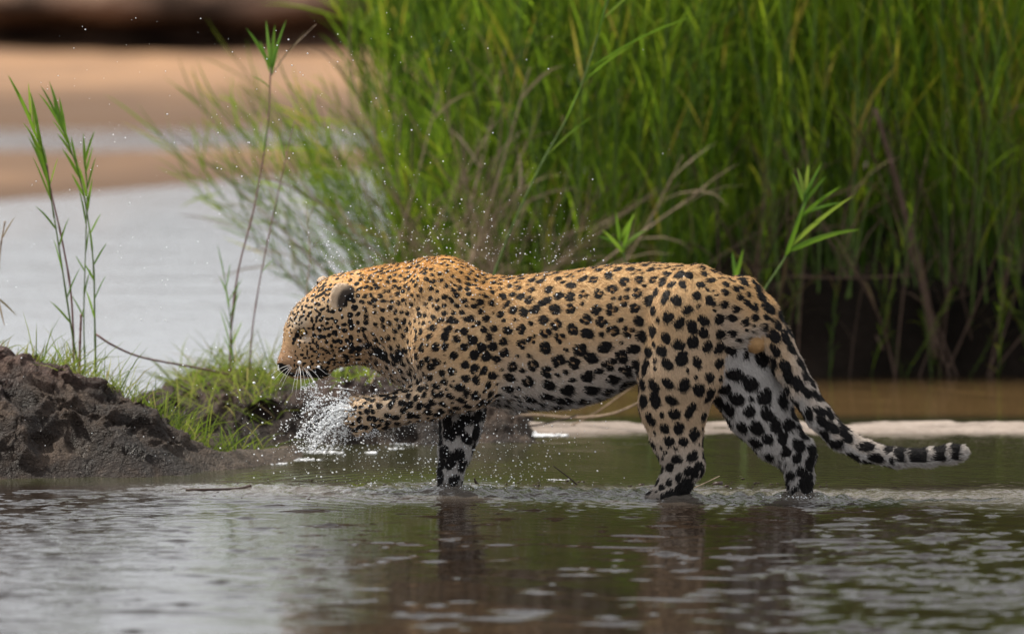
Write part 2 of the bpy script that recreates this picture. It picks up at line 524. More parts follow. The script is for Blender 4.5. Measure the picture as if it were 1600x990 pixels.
# mud mound with a low tongue of wet mud, and the smaller bank behind it
MY = y_of(748)
def mound_h(x, y):
    """height of the mound above the water; x, y world"""
    # ridge line: height falls from the left edge to the tongue
    xs_ = np.array([-3.2, -2.2, -1.46, -1.30, -1.18, -1.03, -0.93, -0.85, -0.76, -0.66, -0.58])
    hs_ = np.array([0.36, 0.36, 0.325, 0.285, 0.222, 0.138, 0.076, 0.040, 0.032, 0.030, -0.05])
    ys_ = np.array([0.40, 0.40, 0.40, 0.42, 0.44, 0.48, 0.54, 0.62, 0.72, 0.86, 0.98])   # near waterline
    h = np.interp(x, xs_, hs_); y0 = np.interp(x, xs_, ys_)
    w = 0.10 + 1.25 * np.maximum(h, 0.02)
    t = np.clip((y - y0) / w, -1, 3)
    up = np.where(t < 0, t * 0.12, h * (1 - (1 - np.clip(t, 0, 1)) ** 1.7))
    back = sstep(1.0, 2.6, (y - y0) / np.maximum(w, 0.25))
    return up * (1 - 0.75 * back) - 0.12 * back
def mound_mesh():
    xs = axis((-3.0, -1.6, 0.03), (-1.6, -0.5, 0.0065)); ys = axis((0.15, 2.3, 0.0085))
    X, Y = np.meshgrid(xs, ys)
    x, y = X.ravel(), Y.ravel()
    p = np.stack([x, y, 0 * x], 1)
    wx = 0.04 * fbm(p, 4, 3, 0.5, 55); wy = 0.05 * fbm(p, 4, 3, 0.5, 56)
    h = mound_h(x + wx, y + wy)
    v = np.stack([x, y, h], 1)
    amt = sstep(-0.01, 0.13, h)
    billow = np.abs(fbm(v, 9, 4, 0.55, 57))
    v[:, 2] += amt * (0.042 * (0.35 - billow) + 0.017 * fbm(v, 24, 4, 0.62, 58))
    v[:, 1] += amt * (0.03 * fbm(v, 8, 3, 0.6, 59) + 0.016 * (0.3 - np.abs(fbm(v, 24, 3, 0.6, 159))))
    v[:, 0] += amt * 0.03 * fbm(v, 11, 3, 0.6, 60)
    nx, ny = len(xs), len(ys)
    i = np.arange(nx * ny).reshape(ny, nx)
    f = np.stack([i[:-1, :-1].ravel(), i[:-1, 1:].ravel(), i[1:, 1:].ravel(), i[1:, :-1].ravel()], 1)
    me = mesh_from('mud_mound', v, f)
    red = sstep(0.20, 0.34, v[:, 2] + 0.05 * fbm(v, 6, 3, 0.5, 66)) * 0.9
    pale = sstep(-0.98, -0.75, v[:, 0]) * 0.8 + (1 - sstep(0.02, 0.12, v[:, 2])) * sstep(0.1, 0.5, fbm(v, 3, 3, .5, 67)) * 0.7
    float_attr(me, 'red_soil', red); float_attr(me, 'pale', np.clip(pale, 0, 1))
    return me
MOUND = mound_mesh()
tag(link('mud_mound', MOUND, M_MUD), 'rough dark mud mound with a reddish top and a low pale tongue by the water', 'mound', kind='structure')

B0 = y_of(690)
def bank2_h(x, y):
    xs_ = np.array([-1.25, -1.0, -0.85, -0.7, -0.55, -0.4, -0.2, 0.0, 0.1])
    hs_ = np.array([0.04, 0.12, 0.14, 0.13, 0.16, 0.15, 0.12, 0.06, -0.05])
    h = np.interp(x, xs_, hs_)
    y0 = B0 + 0.12 * np.sin(x * 5) * 0.5
    t = np.clip((y - y0) / 0.22, -1, 8)
    up = np.where(t < 0, t * 0.1, h * (1 - (1 - np.clip(t, 0, 1)) ** 2))
    return up - (h + 0.12) * sstep(3.0, 5.0, t)
xs = axis((-1.3, 0.12, 0.01)); ys = axis((B0 - 0.25, B0 + 1.3, 0.012))
X, Y = np.meshgrid(xs, ys); x, y = X.ravel(), Y.ravel()
p = np.stack([x, y, 0 * x], 1)
h = bank2_h(x + 0.05 * fbm(p, 5, 3, .5, 81), y + 0.07 * fbm(p, 5, 3, .5, 82))
v = np.stack([x, y, h], 1)
amt = sstep(-0.01, 0.05, h)
v[:, 2] += amt * 0.03 * fbm(v, 14, 4, 0.6, 83)
v[:, 1] += amt * 0.03 * fbm(v, 14, 4, 0.6, 84)
v2 = v
i = np.arange(len(xs) * len(ys)).reshape(len(ys), len(xs))
me = mesh_from('mud_bank', v, np.stack([i[:-1, :-1].ravel(), i[:-1, 1:].ravel(), i[1:, 1:].ravel(), i[1:, :-1].ravel()], 1))
float_attr(me, 'red_soil', 0.35 * sstep(0.05, 0.15, v[:, 2])); float_attr(me, 'pale', np.zeros(len(v)))
tag(link('mud_bank', me, M_MUD), kind='structure')

# ------------------------------------------------------------------ the leopard
def Yc(px):
    """depth of the body's mid line: the rump is nearer the camera than the chest"""
    return 0.08 - (np.asarray(px, dtype=float) - 700.0) * 0.0005

PXM = 1.0 / 557.0      # metres per photo pixel at the leopard

TORSO = np.array([   # px, top, bottom, half width (m)
    (545, 452, 520, .055), (570, 434, 548, .078), (600, 425, 566, .090), (640, 414, 590, .105), (665, 405, 602, .112), (690, 402, 612, .118),
    (715, 404, 620, .124), (735, 415, 626, .128), (760, 430, 630, .132), (800, 433, 636, .140), (850, 428, 639, .145),
    (900, 422, 635, .143), (950, 415, 620, .134), (985, 412, 600, .124), (1020, 411, 588, .118), (1060, 413, 580, .118), (1100, 420, 572, .114),
    (1140, 435, 560, .100), (1170, 452, 545, .080), (1195, 474, 525, .052), (1212, 492, 508, .02)], dtype=float)

# name, A (px, py, Y), radius px, B (px, py, Y), radius px, lateral scale, blend px, bearing label
def chain(lab, pts, k, ys=1.0):
    return [(lab, pts[i], pts[i + 1], ys, k if i == 0 else max(6, k * 0.5)) for i in range(len(pts) - 1)]

YH = 0.165
HEADN = YH - 0.01
prims = []
# head --------------------------------------------------------------
prims += [('head', (523, 492, YH, 43), (538, 494, YH, 46), 1.0, 14)]
prims += [('head', (536, 480, YH, 44), (590, 490, YH - .01, 58), 0.9, 30)]           # nape
prims += [('head', (493, 495, YH, 34), (501, 497, YH, 38), 1.2, 12)]                 # forehead
prims += [('head', (476, 505, YH - .005, 27), (470, 515, YH - .005, 25), 1.25, 12)]   # brow
prims += [('head', (466, 525, HEADN, 21), (451, 562, HEADN - .012, 15.5), 1.25, 12)]  # nose bridge
prims += [('head', (478, 545, HEADN, 32), (465, 565, HEADN - .012, 23), 1.22, 12)]    # muzzle
prims += [('head', (446, 568, HEADN - .014, 12.0), (447, 574, HEADN - .014, 10), 1.3, 6)]  # nose tip
prims += [('head', (464, 579, HEADN - .01, 12.5), (500, 575, HEADN, 15), 1.35, 7)]      # chin
prims += [('head', (505, 562, YH, 18), (550, 537, YH, 27), 1.6, 14)]                  # jaw
prims += [('head', (518, 527, YH - .030, 35), (538, 522, YH - .032, 37), 0.8, 16)]    # near cheek
prims += [('head', (518, 527, YH + .035, 33), (538, 522, YH + .035, 35), 0.8, 16)]
prims += [('brow', (473, 508, YH - .050, 9), (486, 506, YH - .058, 9), 1.0, 8)]       # brow ridge over the near eye
prims += [('head', (480, 536, YH - .052, 11), (500, 536, YH - .058, 14), 1.0, 10)]    # cheek bone
# neck --------------------------------------------------------------
prims += [('neck', (560, 490, YH - .01, 56), (640, 508, 0.125, 84), 0.78, 34)]
# shoulder and chest ------------------------------------------------
prims += [('shoulder', (692, 468, Yc(690) - .070, 56), (712, 540, Yc(705) - .108, 60), 0.60, 13)]
prims += [('shoulder', (694, 425, Yc(690) - .035, 22), (704, 470, Yc(700) - .092, 34), 0.8, 11)]
prims += [('chest', (648, 550, Yc(650), 46), (700, 575, Yc(700), 52), 1.2, 28)]
# raised near foreleg -----------------------------------------------
prims += chain('foreleg_near', [(712, 545, Yc(712) - .10, 60), (728, 592, Yc(728) - .112, 45)], 26, 0.8)
prims += chain('foreleg_near', [(728, 596, Yc(728) - .112, 43), (672, 622, .012, 33), (622, 638, .018, 25), (592, 644, .026, 25)], 16, 0.95)
prims += [('paw', (590, 645, .026, 26), (572, 646, .028, 27), 0.95, 10)]
for (ax, ay, bx_, by_, oy) in ((572, 628, 556, 627, .052), (566, 640, 550, 643, .022), (568, 652, 552, 657, .006), (576, 664, 563, 671, .010)):
    prims += [('paw', (ax, ay, oy, 11), (bx_ - 4, by_ + 1, oy - .004, 10), 1.0, 2.5)]
# far foreleg, standing ---------------------------------------------
prims += chain('foreleg_far', [(716, 575, Yc(715) + .07, 52), (722, 640, Yc(720) + .075, 35), (719, 672, .142, 29.5), (711, 705, .140, 24.5), (704, 738, .132, 18.5), (702, 765, .125, 18)], 20, 0.95)
prims += [('foreleg_far', (702, 772, .122, 20), (690, 786, .105, 20), 1.1, 8)]
# near hind leg ------------------------------------------------------
prims += chain('hind_near', [(1078, 500, Yc(1080) - .050, 72), (1062, 585, Yc(1060) - .066, 63), (1053, 632, Yc(1053) - .062, 53), (1057, 680, Yc(1053) - .062, 40), (1063, 706, Yc(1053) - .062, 33), (1071, 724, Yc(1053) - .062, 26)], 8, 0.76)
prims += [('torso', (1004, 480, Yc(1004) - .095, 13), (992, 572, Yc(992) - .075, 15), 0.7, 12)]
prims += [('torso', (748, 470, Yc(750) - .105, 20), (766, 590, Yc(765) - .100, 24), 0.6, 14)]
prims += [('torso', (1090, 440, Yc(1090) - .06, 26), (1130, 470, Yc(1130) - .075, 34), 0.7, 16)]
prims += [('hind_near', (1080, 714, Yc(1053) - .062, 13), (1084, 726, Yc(1053) - .062, 14), 0.8, 10)]
prims += chain('hind_near', [(1069, 728, Yc(1053) - .062, 28), (1055, 755, Yc(1053) - .062, 25), (1040, 775, Yc(1053) - .064, 22)], 8, 0.8)
prims += [('hind_near', (1042, 778, Yc(1053) - .064, 20), (1022, 786, Yc(1053) - .064, 18), 1.2, 8)]
# far hind leg -------------------------------------------------------
YF = Yc(1200) + .062
prims += chain('hind_far', [(1130, 540, YF - .01, 70), (1162, 590, YF, 57), (1186, 640, YF, 49), (1214, 682, YF, 38), (1235, 704, YF, 30)], 14, 0.72)
prims += [('hind_far', (1256, 698, YF, 15), (1260, 710, YF, 15), 0.8, 10)]
prims += chain('hind_far', [(1244, 712, YF, 27), (1250, 745, YF, 20.5), (1248, 785, YF, 18.5)], 8, 0.85)
prims += [('hind_far', (1247, 790, YF, 20), (1228, 802, YF, 19), 1.1, 8)]
# tail ---------------------------------------------------------------
TAILPTS = [(1160, 462, Yc(1160), 30), (1188, 492, Yc(1188), 29), (1212, 532, Yc(1205), 24.5), (1232, 573, Yc(1210), 22), (1253, 610, Yc(1215), 20.5),
    (1280, 650, Yc(1220), 19), (1312, 684, Yc(1225), 17.5), (1350, 704, Yc(1230), 16), (1400, 715, Yc(1235), 14), (1450, 714, Yc(1235), 13), (1485, 709, Yc(1240), 13.5), (1500, 707, Yc(1240), 12)]
tail_prims = chain('tail', TAILPTS, 16, 1.0)
prims += tail_prims
prims += [('scrotum', (1178, 530, Yc(1178) - .035, 14), (1181, 536, Yc(1178) - .035, 15), 1.0, 3)]
# ears ---------------------------------------------------------------
prims += [('ear', (541, 494, YH - .080, 15), (534, 459, YH - .094, 17.5), 0.45, 9)]
prims += [('ear', (510, 452, YH + .055, 12), (505, 442, YH + .062, 11), 0.5, 4)]

LABELS = ['torso'] + sorted(set(p[0] for p in prims) - {'torso'})
LI = {n: i for i, n in enumerate(LABELS)}

def build_body():
    h = 0.0045
    lo = np.array((-0.70, -0.46, -0.10)); hi = np.array((1.30, 0.36, 0.70))
    n = np.ceil((hi - lo) / h).astype(int)
    ax = [lo[i] + np.arange(n[i]) * h for i in range(3)]
    sdf = np.full(n, 0.2, dtype=np.float32)
    lab = np.zeros(n, dtype=np.int8)
    # torso: slices across the body with its own top, bottom and width
    tx = np.array([P(r[0], 500, Yc(r[0]))[0] for r in TORSO])
    tz = np.array([P(r[0], r[1], Yc(r[0]))[2] for r in TORSO]); bz = np.array([P(r[0], r[2], Yc(r[0]))[2] for r in TORSO])
    i0 = np.searchsorted(ax[0], tx[0]); i1 = np.searchsorted(ax[0], tx[-1])
    X = ax[0][i0:i1]
    def sm(vals):
        r = np.interp(ax[0], tx, vals)
        k = np.exp(-np.linspace(-2, 2, 17) ** 2); k /= k.sum()
        return np.convolve(np.pad(r, 8, mode='edge'), k, mode='valid')[i0:i1]
    T, B, W, C = sm(tz), sm(bz), sm(TORSO[:, 3]), sm(Yc(TORSO[:, 0]))
    zc, a = (T + B) / 2, (T - B) / 2
    Yg = (ax[1][None, :, None] - C[:, None, None]) / W[:, None, None]
    Zg = (ax[2][None, None, :] - zc[:, None, None]) / a[:, None, None]
    # slightly narrower spine and belly than a pure ellipse
    rad = np.sqrt(np.abs(Yg) ** 2 + np.abs(Zg) ** 2)
    sdf[i0:i1] = ((rad - 1) * np.minimum(a, W)[:, None, None]).astype(np.float32)
    for (L, A, Bp, ysc, k) in prims:
        pa = P(A[0], A[1], A[2]); pb = P(Bp[0], Bp[1], Bp[2])
        ra, rb, kk = A[3] * PXM, Bp[3] * PXM, k * PXM
        m = max(ra, rb) + kk + 0.02
        blo = np.minimum(pa, pb) - m; bhi = np.maximum(pa, pb) + m
        blo[1] -= m * max(0, ysc - 1); bhi[1] += m * max(0, ysc - 1)
        s = [slice(max(0, np.searchsorted(ax[i], blo[i])), np.searchsorted(ax[i], bhi[i])) for i in range(3)]
        gx, gy, gz = (ax[i][s[i]].astype(np.float32) for i in range(3))
        x = gx[:, None, None] - pa[0]; z = gz[None, None, :] - pa[2]; y = gy[None, :, None] - pa[1]
        ba = pb - pa
        L2 = float(ba @ ba) + 1e-9
        t = np.clip((x * ba[0] + y * ba[1] + z * ba[2]) / L2, 0, 1)
        d = np.sqrt((x - t * ba[0]) ** 2 + ((y - t * ba[1]) / ysc) ** 2 + (z - t * ba[2]) ** 2) - (ra + (rb - ra) * t)
        d = d * min(1.0, ysc)
        cur = sdf[s[0], s[1], s[2]]
        hh = np.maximum(kk - np.abs(cur - d), 0) / kk
        new = np.minimum(cur, d) - hh * hh * kk * 0.25
        lb = lab[s[0], s[1], s[2]]
        lb[d < cur] = LI[L]
        lab[s[0], s[1], s[2]] = lb
        sdf[s[0], s[1], s[2]] = new
    # small carvings: eye socket, mouth line
    for (A, Bp, r, k) in (((466, 522, YH - .062), (476, 525, YH - .070), 6.0, 5), ((452, 583, YH - .050), (500, 577, YH - .062), 2.8, 2.5), ((436, 581, YH - .02), (452, 583, YH - .05), 2.2, 2.5), ):
        pa = P(*A); pb = P(*Bp); ba = pb - pa; r *= PXM; kk = k * PXM
        m = r + kk + 0.01
        s = [slice(np.searchsorted(ax[i], min(pa[i], pb[i]) - m), np.searchsorted(ax[i], max(pa[i], pb[i]) + m)) for i in range(3)]
        x = ax[0][s[0]][:, None, None] - pa[0]; y = ax[1][s[1]][None, :, None] - pa[1]; z = ax[2][s[2]][None, None, :] - pa[2]
        t = np.clip((x * ba[0] + y * ba[1] + z * ba[2]) / float(ba @ ba), 0, 1)
        d = -(np.sqrt((x - t * ba[0]) ** 2 + (y - t * ba[1]) ** 2 + (z - t * ba[2]) ** 2) - r)
        cur = sdf[s[0], s[1], s[2]]
        hh = np.maximum(kk - np.abs(cur - d), 0) / kk
        sdf[s[0], s[1], s[2]] = np.maximum(cur, d) + hh * hh * kk * 0.25
    # surface: one vertex per cell that the zero level crosses
    ins = sdf < 0
    nx, ny, nz = n
    cnt = np.zeros((nx - 1, ny - 1, nz - 1), dtype=np.int8)
    for dx in (0, 1):
        for dy in (0, 1):
            for dz in (0, 1):
                cnt += ins[dx:nx - 1 + dx, dy:ny - 1 + dy, dz:nz - 1 + dz]
    act = (cnt > 0) & (cnt < 8)
    ci = np.argwhere(act)
    idx = np.full(act.shape, -1, dtype=np.int32)
    idx[act] = np.arange(len(ci))
    acc = np.zeros((len(ci), 3)); num = np.zeros(len(ci))
    for axx in range(3):
        o1, o2 = [a_ for a_ in range(3) if a_ != axx]
        for u in (0, 1):
            for w in (0, 1):
                c0 = ci.copy(); c0[:, o1] += u; c0[:, o2] += w
                c1 = c0.copy(); c1[:, axx] += 1
                s0 = sdf[c0[:, 0], c0[:, 1], c0[:, 2]]; s1 = sdf[c1[:, 0], c1[:, 1], c1[:, 2]]
                x_ = (s0 < 0) != (s1 < 0)
                t = np.where(x_, s0 / np.where(x_, s0 - s1, 1), 0)
                p = c0.astype(float); p[:, axx] += t
                acc[x_] += p[x_]; num[x_] += 1
    v = lo + acc / num[:, None] * h
    faces = []
    for axx in range(3):
        o1, o2 = (axx + 1) % 3, (axx + 2) % 3
        sl0 = [slice(None)] * 3; sl1 = [slice(None)] * 3
        sl0[axx] = slice(0, -1); sl1[axx] = slice(1, None)
        ch = ins[tuple(sl0)] != ins[tuple(sl1)]
        e = np.argwhere(ch)
        e = e[(e[:, o1] > 0) & (e[:, o2] > 0) & (e[:, o1] < n[o1] - 1) & (e[:, o2] < n[o2] - 1)]
        flip = ins[e[:, 0], e[:, 1], e[:, 2]]
        q = []
        for (u, w) in ((1, 1), (0, 1), (0, 0), (1, 0)):
            c = e.copy(); c[:, o1] -= u; c[:, o2] -= w
            q.append(idx[c[:, 0], c[:, 1], c[:, 2]])
        q = np.stack(q, 1)
        q[~flip] = q[~flip][:, ::-1]
        faces.append(q)
    f = np.concatenate(faces)
    # label of the nearest grid point, then a light smoothing
    gi = np.clip(np.round((v - lo) / h).astype(int), 0, n - 1)
    lb = lab[gi[:, 0], gi[:, 1], gi[:, 2]]
    for _ in range(2):
        s_ = np.zeros_like(v); c_ = np.zeros(len(v))
        for a_, b_ in ((0, 1), (1, 2), (2, 3), (3, 0)):
            np.add.at(s_, f[:, a_], v[f[:, b_]]); np.add.at(c_, f[:, a_], 1)
            np.add.at(s_, f[:, b_], v[f[:, a_]]); np.add.at(c_, f[:, b_], 1)
        v = v * 0.5 + 0.5 * s_ / c_[:, None]
    return v, f, lb

BV, BF, BL = build_body()
# keep the biggest connected shell only
me_body = mesh_from('body', BV, BF)
_px, _py = project(BV)
BL[(BL == LI['ear']) & (_py > 480)] = LI['head']
BN = np.zeros(len(BV) * 3); me_body.vertices.foreach_get('normal', BN); BN = BN.reshape(-1, 3)
bpx, bpy_ = project(BV)
NEAR = BN[:, 1] < 0.25            # faces the camera side

def is_lab(*names):
    return np.isin(BL, [LI[n] for n in names if n in LI])

def coat_base(px, py, lab_mask, pos, nrm):
    """ground colour of the coat"""
    top = np.interp(px, TORSO[:, 0], TORSO[:, 1]); bot = np.interp(px, TORSO[:, 0], TORSO[:, 2])
    t = np.clip((py - top) / (bot - top), -0.2, 1.6)
    gold = np.array((0.57, 0.31, 0.10)) + sstep(720, 860, px)[:, None] * np.array((-0.06, 0.01, 0.045)); beige = np.array((0.53, 0.35, 0.185)); white = np.array((0.47, 0.44, 0.415))
    c = gold + (beige - gold) * sstep(0.02, 0.42, t)[:, None]
    w = sstep(0.66, 1.02, t)
    w = np.maximum(w, sstep(0.15, -0.6, nrm[:, 2]) * 0.75)
    lw = np.zeros(len(px))
    m = lab_mask('hind_near'); lw[m] = sstep(610, 745, py[m]) * 0.75; w[m] = np.minimum(w[m], 0.25)
    m = lab_mask('hind_far'); lw[m] = 1.0
    m = lab_mask('neck', 'chest', 'shoulder'); w[m] *= 0.45
    m = lab_mask('foreleg_far'); lw[m] = 0.5
    m = lab_mask('foreleg_near'); w[m] *= 0.3; lw[m] = sstep(560, 640, py[m]) * 0.35
    m = lab_mask('paw'); w[m] *= 0.2; lw[m] = 0.25
    m = lab_mask('tail'); w[m] = sstep(0.1, -0.7, nrm[m, 2]) * 0.5 + sstep(1195, 1270, px[m]) * 0.75; 
    tt_ = (sstep(1340, 1400, px) * m)[:, None] * 0.6; c = c * (1 - tt_) + np.array((0.13, 0.12, 0.11)) * tt_
    m = lab_mask('head', 'brow', 'ear'); w[m] = sstep(590, 602, py[m]) * 0.7 + 0.12; 
    w = np.clip(np.maximum(w, lw), 0, 1)
    c = c + (white - c) * w[:, None]
    m = lab_mask('head', 'brow', 'neck')
    hg = np.array((0.40, 0.245, 0.125))
    f = (sstep(470, 540, py) * sstep(640, 560, px))[:, None] * 0.8 * m[:, None]
    c = c + (hg - c) * f
    m = lab_mask('head', 'brow')
    muz = (sstep(30, 12, np.hypot((px - 447) / 0.9, (py - 566) / 1.25)) * m)[:, None]
    c = c + (np.array((0.26, 0.15, 0.085)) - c) * muz * 0.75
    pb = (sstep(15, 6, np.hypot((px - 466) / 1.4, py - 504)) * m)[:, None]; c = c + (np.array((0.52, 0.43, 0.33)) - c) * pb * 0.6
    pb = (sstep(8, 3, np.hypot((px - 477) / 1.5, py - 530)) * m)[:, None]; c = c + (np.array((0.52, 0.42, 0.32)) - c) * pb * 0.7
    pb = (sstep(9, 4, np.hypot((px - 464) / 1.8, (py - 577) / 0.8)) * m)[:, None]; c = c + (np.array((0.45, 0.30, 0.18)) - c) * pb * 0.7
    nose = (sstep(11, 6, np.hypot(px - 442, (py - 578) / 0.9)) * m)[:, None]
    c = c + (np.array((0.05, 0.026, 0.022)) - c) * nose
    m = lab_mask('ear'); er = np.clip(sstep(12, 17, np.hypot(px[m] - 541, (py[m] - 475) / 1.7)) * sstep(548, 538, px[m]), 0, 1)[:, None]; c[m] = np.array((0.055, 0.042, 0.034)) * (1 - er) + np.array((0.58, 0.44, 0.31)) * er
    m = lab_mask('scrotum'); c[m] = np.array((0.42, 0.25, 0.11))
    return c

BASE = coat_base(bpx, bpy_, is_lab, BV, BN)

# spots: scattered at even distances, spacing and shape by body region -------------
def spacing(px, py):
    s = np.full(len(px), 24.0)
    s = np.interp(px, [430, 470, 520, 560, 620, 700, 760, 800, 860, 960, 1040, 1080, 1200], [7.5, 8.5, 12.5, 14, 15, 16, 18.5, 25, 30, 31, 28, 25, 24])
    top = np.interp(px, TORSO[:, 0], TORSO[:, 1])
    s *= np.interp(py - top, [0, 40, 110, 190, 260], [0.72, 0.85, 1.0, 1.12, 1.2])
    return s
def region_adjust(s, lab_mask, px, py):
    m = lab_mask('hind_near'); s[m] = np.interp(py[m], [450, 560, 640, 720, 770], [24, 30, 32, 25, 18])
    m = lab_mask('hind_far'); s[m] = np.interp(py[m], [540, 640, 720, 780], [38, 31, 26, 22])
    m = lab_mask('foreleg_far'); s[m] = np.interp(py[m], [600, 760], [29, 23])
    m = lab_mask('foreleg_near'); s[m] = np.interp(px[m], [600, 700, 740], [15, 18, 20])
    m = lab_mask('paw'); s[m] = 11.5
    m = lab_mask('tail'); s[m] = np.interp(px[m], [1180, 1240, 1300, 1400, 1500], [25, 24, 24, 27, 26])
    m = lab_mask('head', 'brow'); s[m] = np.interp(px[m], [430, 470, 500, 540, 580], [6.2, 7.2, 9.5, 13, 15])
    m = lab_mask('scrotum', 'ear'); s[m] = 60
    return s
SPC = region_adjust(spacing(bpx, bpy_), is_lab, bpx, bpy_) * PXM * 0.77
r3 = np.random.default_rng(5)
order = r3.permutation(len(BV))[:26000]
sp_i = []
sp_p = np.zeros((4000, 3)); sp_s = np.zeros(4000); ns = 0
for q in order:
    if ns:
        d2 = ((sp_p[:ns] - BV[q]) ** 2).sum(1)
        if (d2 < (0.5 * (sp_s[:ns] + SPC[q])) ** 2 * 0.9).any(): continue
    sp_p[ns] = BV[q]; sp_s[ns] = SPC[q]; ns += 1; sp_i.append(q)
    if ns >= 3900: break
sp_i = np.array(sp_i)
# flow direction on the body: tail-ward on the trunk, down the limbs
def flow(px, py, lab_mask):
    d = np.tile(np.array((0.96, -0.20, -0.12)), (len(px), 1))
    def setd(m, vec): d[m] = vec
    setd(lab_mask('head', 'brow', 'ear'), (0.85, 0.0, 0.5))
    m = lab_mask('head', 'brow'); 
    setd(lab_mask('neck', 'shoulder', 'chest'), (0.75, -0.1, -0.62))
    setd(lab_mask('foreleg_far'), (-0.1, 0, -1)); setd(lab_mask('foreleg_near'), (-0.85, 0, -0.35)); setd(lab_mask('paw'), (-1, 0, -0.1))
    m = lab_mask('hind_near'); d[m] = (0.30, -0.1, -0.95); mm = m & (py > 705); d[mm] = (-0.5, 0, -0.85)
    m = lab_mask('hind_far'); d[m] = (0.42, 0, -0.9); mm = m & (py > 705); d[mm] = (-0.05, 0, -1)
    m = lab_mask('tail')
    tp = np.array([(a[0], a[1]) for a in TAILPTS])
    if m.any():
        q = np.stack([px[m], py[m]], 1)
        j = np.argmin(((q[:, None, :] - tp[None]) ** 2).sum(2), 1); j = np.clip(j, 0, len(tp) - 2)
        t = tp[j + 1] - tp[j]
        t = t / np.linalg.norm(t, axis=1)[:, None]
        d[m] = np.stack([t[:, 0], 0 * t[:, 0], -t[:, 1]], 1)
    return d / np.linalg.norm(d, axis=1)[:, None]
FLOW = flow(bpx, bpy_, is_lab)
FLOW = FLOW - BN * (FLOW * BN).sum(1)[:, None]
FLOW /= np.linalg.norm(FLOW, axis=1)[:, None] + 1e-6
rosette_c = []
blobs = []       # centre, axis, normal, radius along, radius across
for j, q in enumerate(sp_i):
    s = sp_s[j]; c = BV[q]; nrm = BN[q]; a = FLOW[q]; b = np.cross(nrm, a)
    ang = r3.normal(0, 0.45)
    a2 = a * math.cos(ang) + b * math.sin(ang); b2 = np.cross(nrm, a2)
    L = LABELS[BL[q]]
    r0 = s * r3.uniform(0.37, 0.46)
    asp = 1.0 + abs(r3.normal(0.12, 0.16))
    px, py = bpx[q], bpy_[q]
    if L in ('head', 'brow'): r0 *= r3.uniform(0.8, 1.15); asp = r3.uniform(1.0, 1.3)
    if L == 'tail': r0 *= 1.22; asp = 1.35 if px < 1390 else 0.95
    if L == 'hind_far': r0 *= 1.12
    if L == 'foreleg_far': r0 *= 1.3
    if L in ('foreleg_near', 'paw'): r0 *= 1.12
    if L in ('neck', 'shoulder', 'chest'): r0 *= 0.95
    if L in ('scrotum', 'ear'): continue
    flank = L == 'torso' and 770 < px < 1060
    if flank and r3.random() < 0.68:
        # rosette: two to four patches round a centre
        nb = r3.integers(3, 6); rosette_c.append((c, s * 0.27)); a0 = r3.random() * 6.28
        for w in range(nb):
            th = a0 + w * 6.28 / nb * r3.uniform(0.85, 1.1)
            off = (a2 * math.cos(th) + b2 * math.sin(th)) * s * r3.uniform(0.23, 0.31)
            rr_ = s * r3.uniform(0.155, 0.235)
            blobs.append((c + off, a2 * math.cos(th + 1.57) + b2 * math.sin(th + 1.57), nrm, rr_ * r3.uniform(1.0, 1.4), rr_))
    else:
        blobs.append((c, a2, nrm, r0 * asp, r0 / math.sqrt(asp)))
        if r3.random() < 0.3 and L not in ('head', 'brow'):
            th = r3.random() * 6.28
            blobs.append((c + (a2 * math.cos(th) + b2 * math.sin(th)) * r0 * 0.85, a2, nrm, r0 * 0.6, r0 * 0.6))
# small spots fill what is left bare
bc = np.array([b[0] for b in blobs]); brr = np.array([max(b[3], b[4]) for b in blobs])
bare_ok = ~is_lab('scrotum', 'ear', 'tail')
for q in r3.permutation(len(BV))[:14000]:
    if not bare_ok[q]: continue
    s = SPC[q] * 0.62
    d_ = np.sqrt(((bc - BV[q]) ** 2).sum(1)) - brr
    if d_.min() > 0.52 * s:
        r0 = s * r3.uniform(0.24, 0.36)
        a_ = FLOW[q]
        blobs.append((BV[q].copy(), a_, BN[q], r0 * r3.uniform(1.0, 1.35), r0))
        bc = np.vstack([bc, BV[q]]); brr = np.append(brr, r0)
bc = np.array([b[0] for b in blobs]); ba_ = np.array([b[1] for b in blobs]); bn_ = np.array([b[2] for b in blobs])
bra = np.array([b[3] for b in blobs]); brb = np.array([b[4] for b in blobs])
bb_ = np.cross(bn_, ba_)

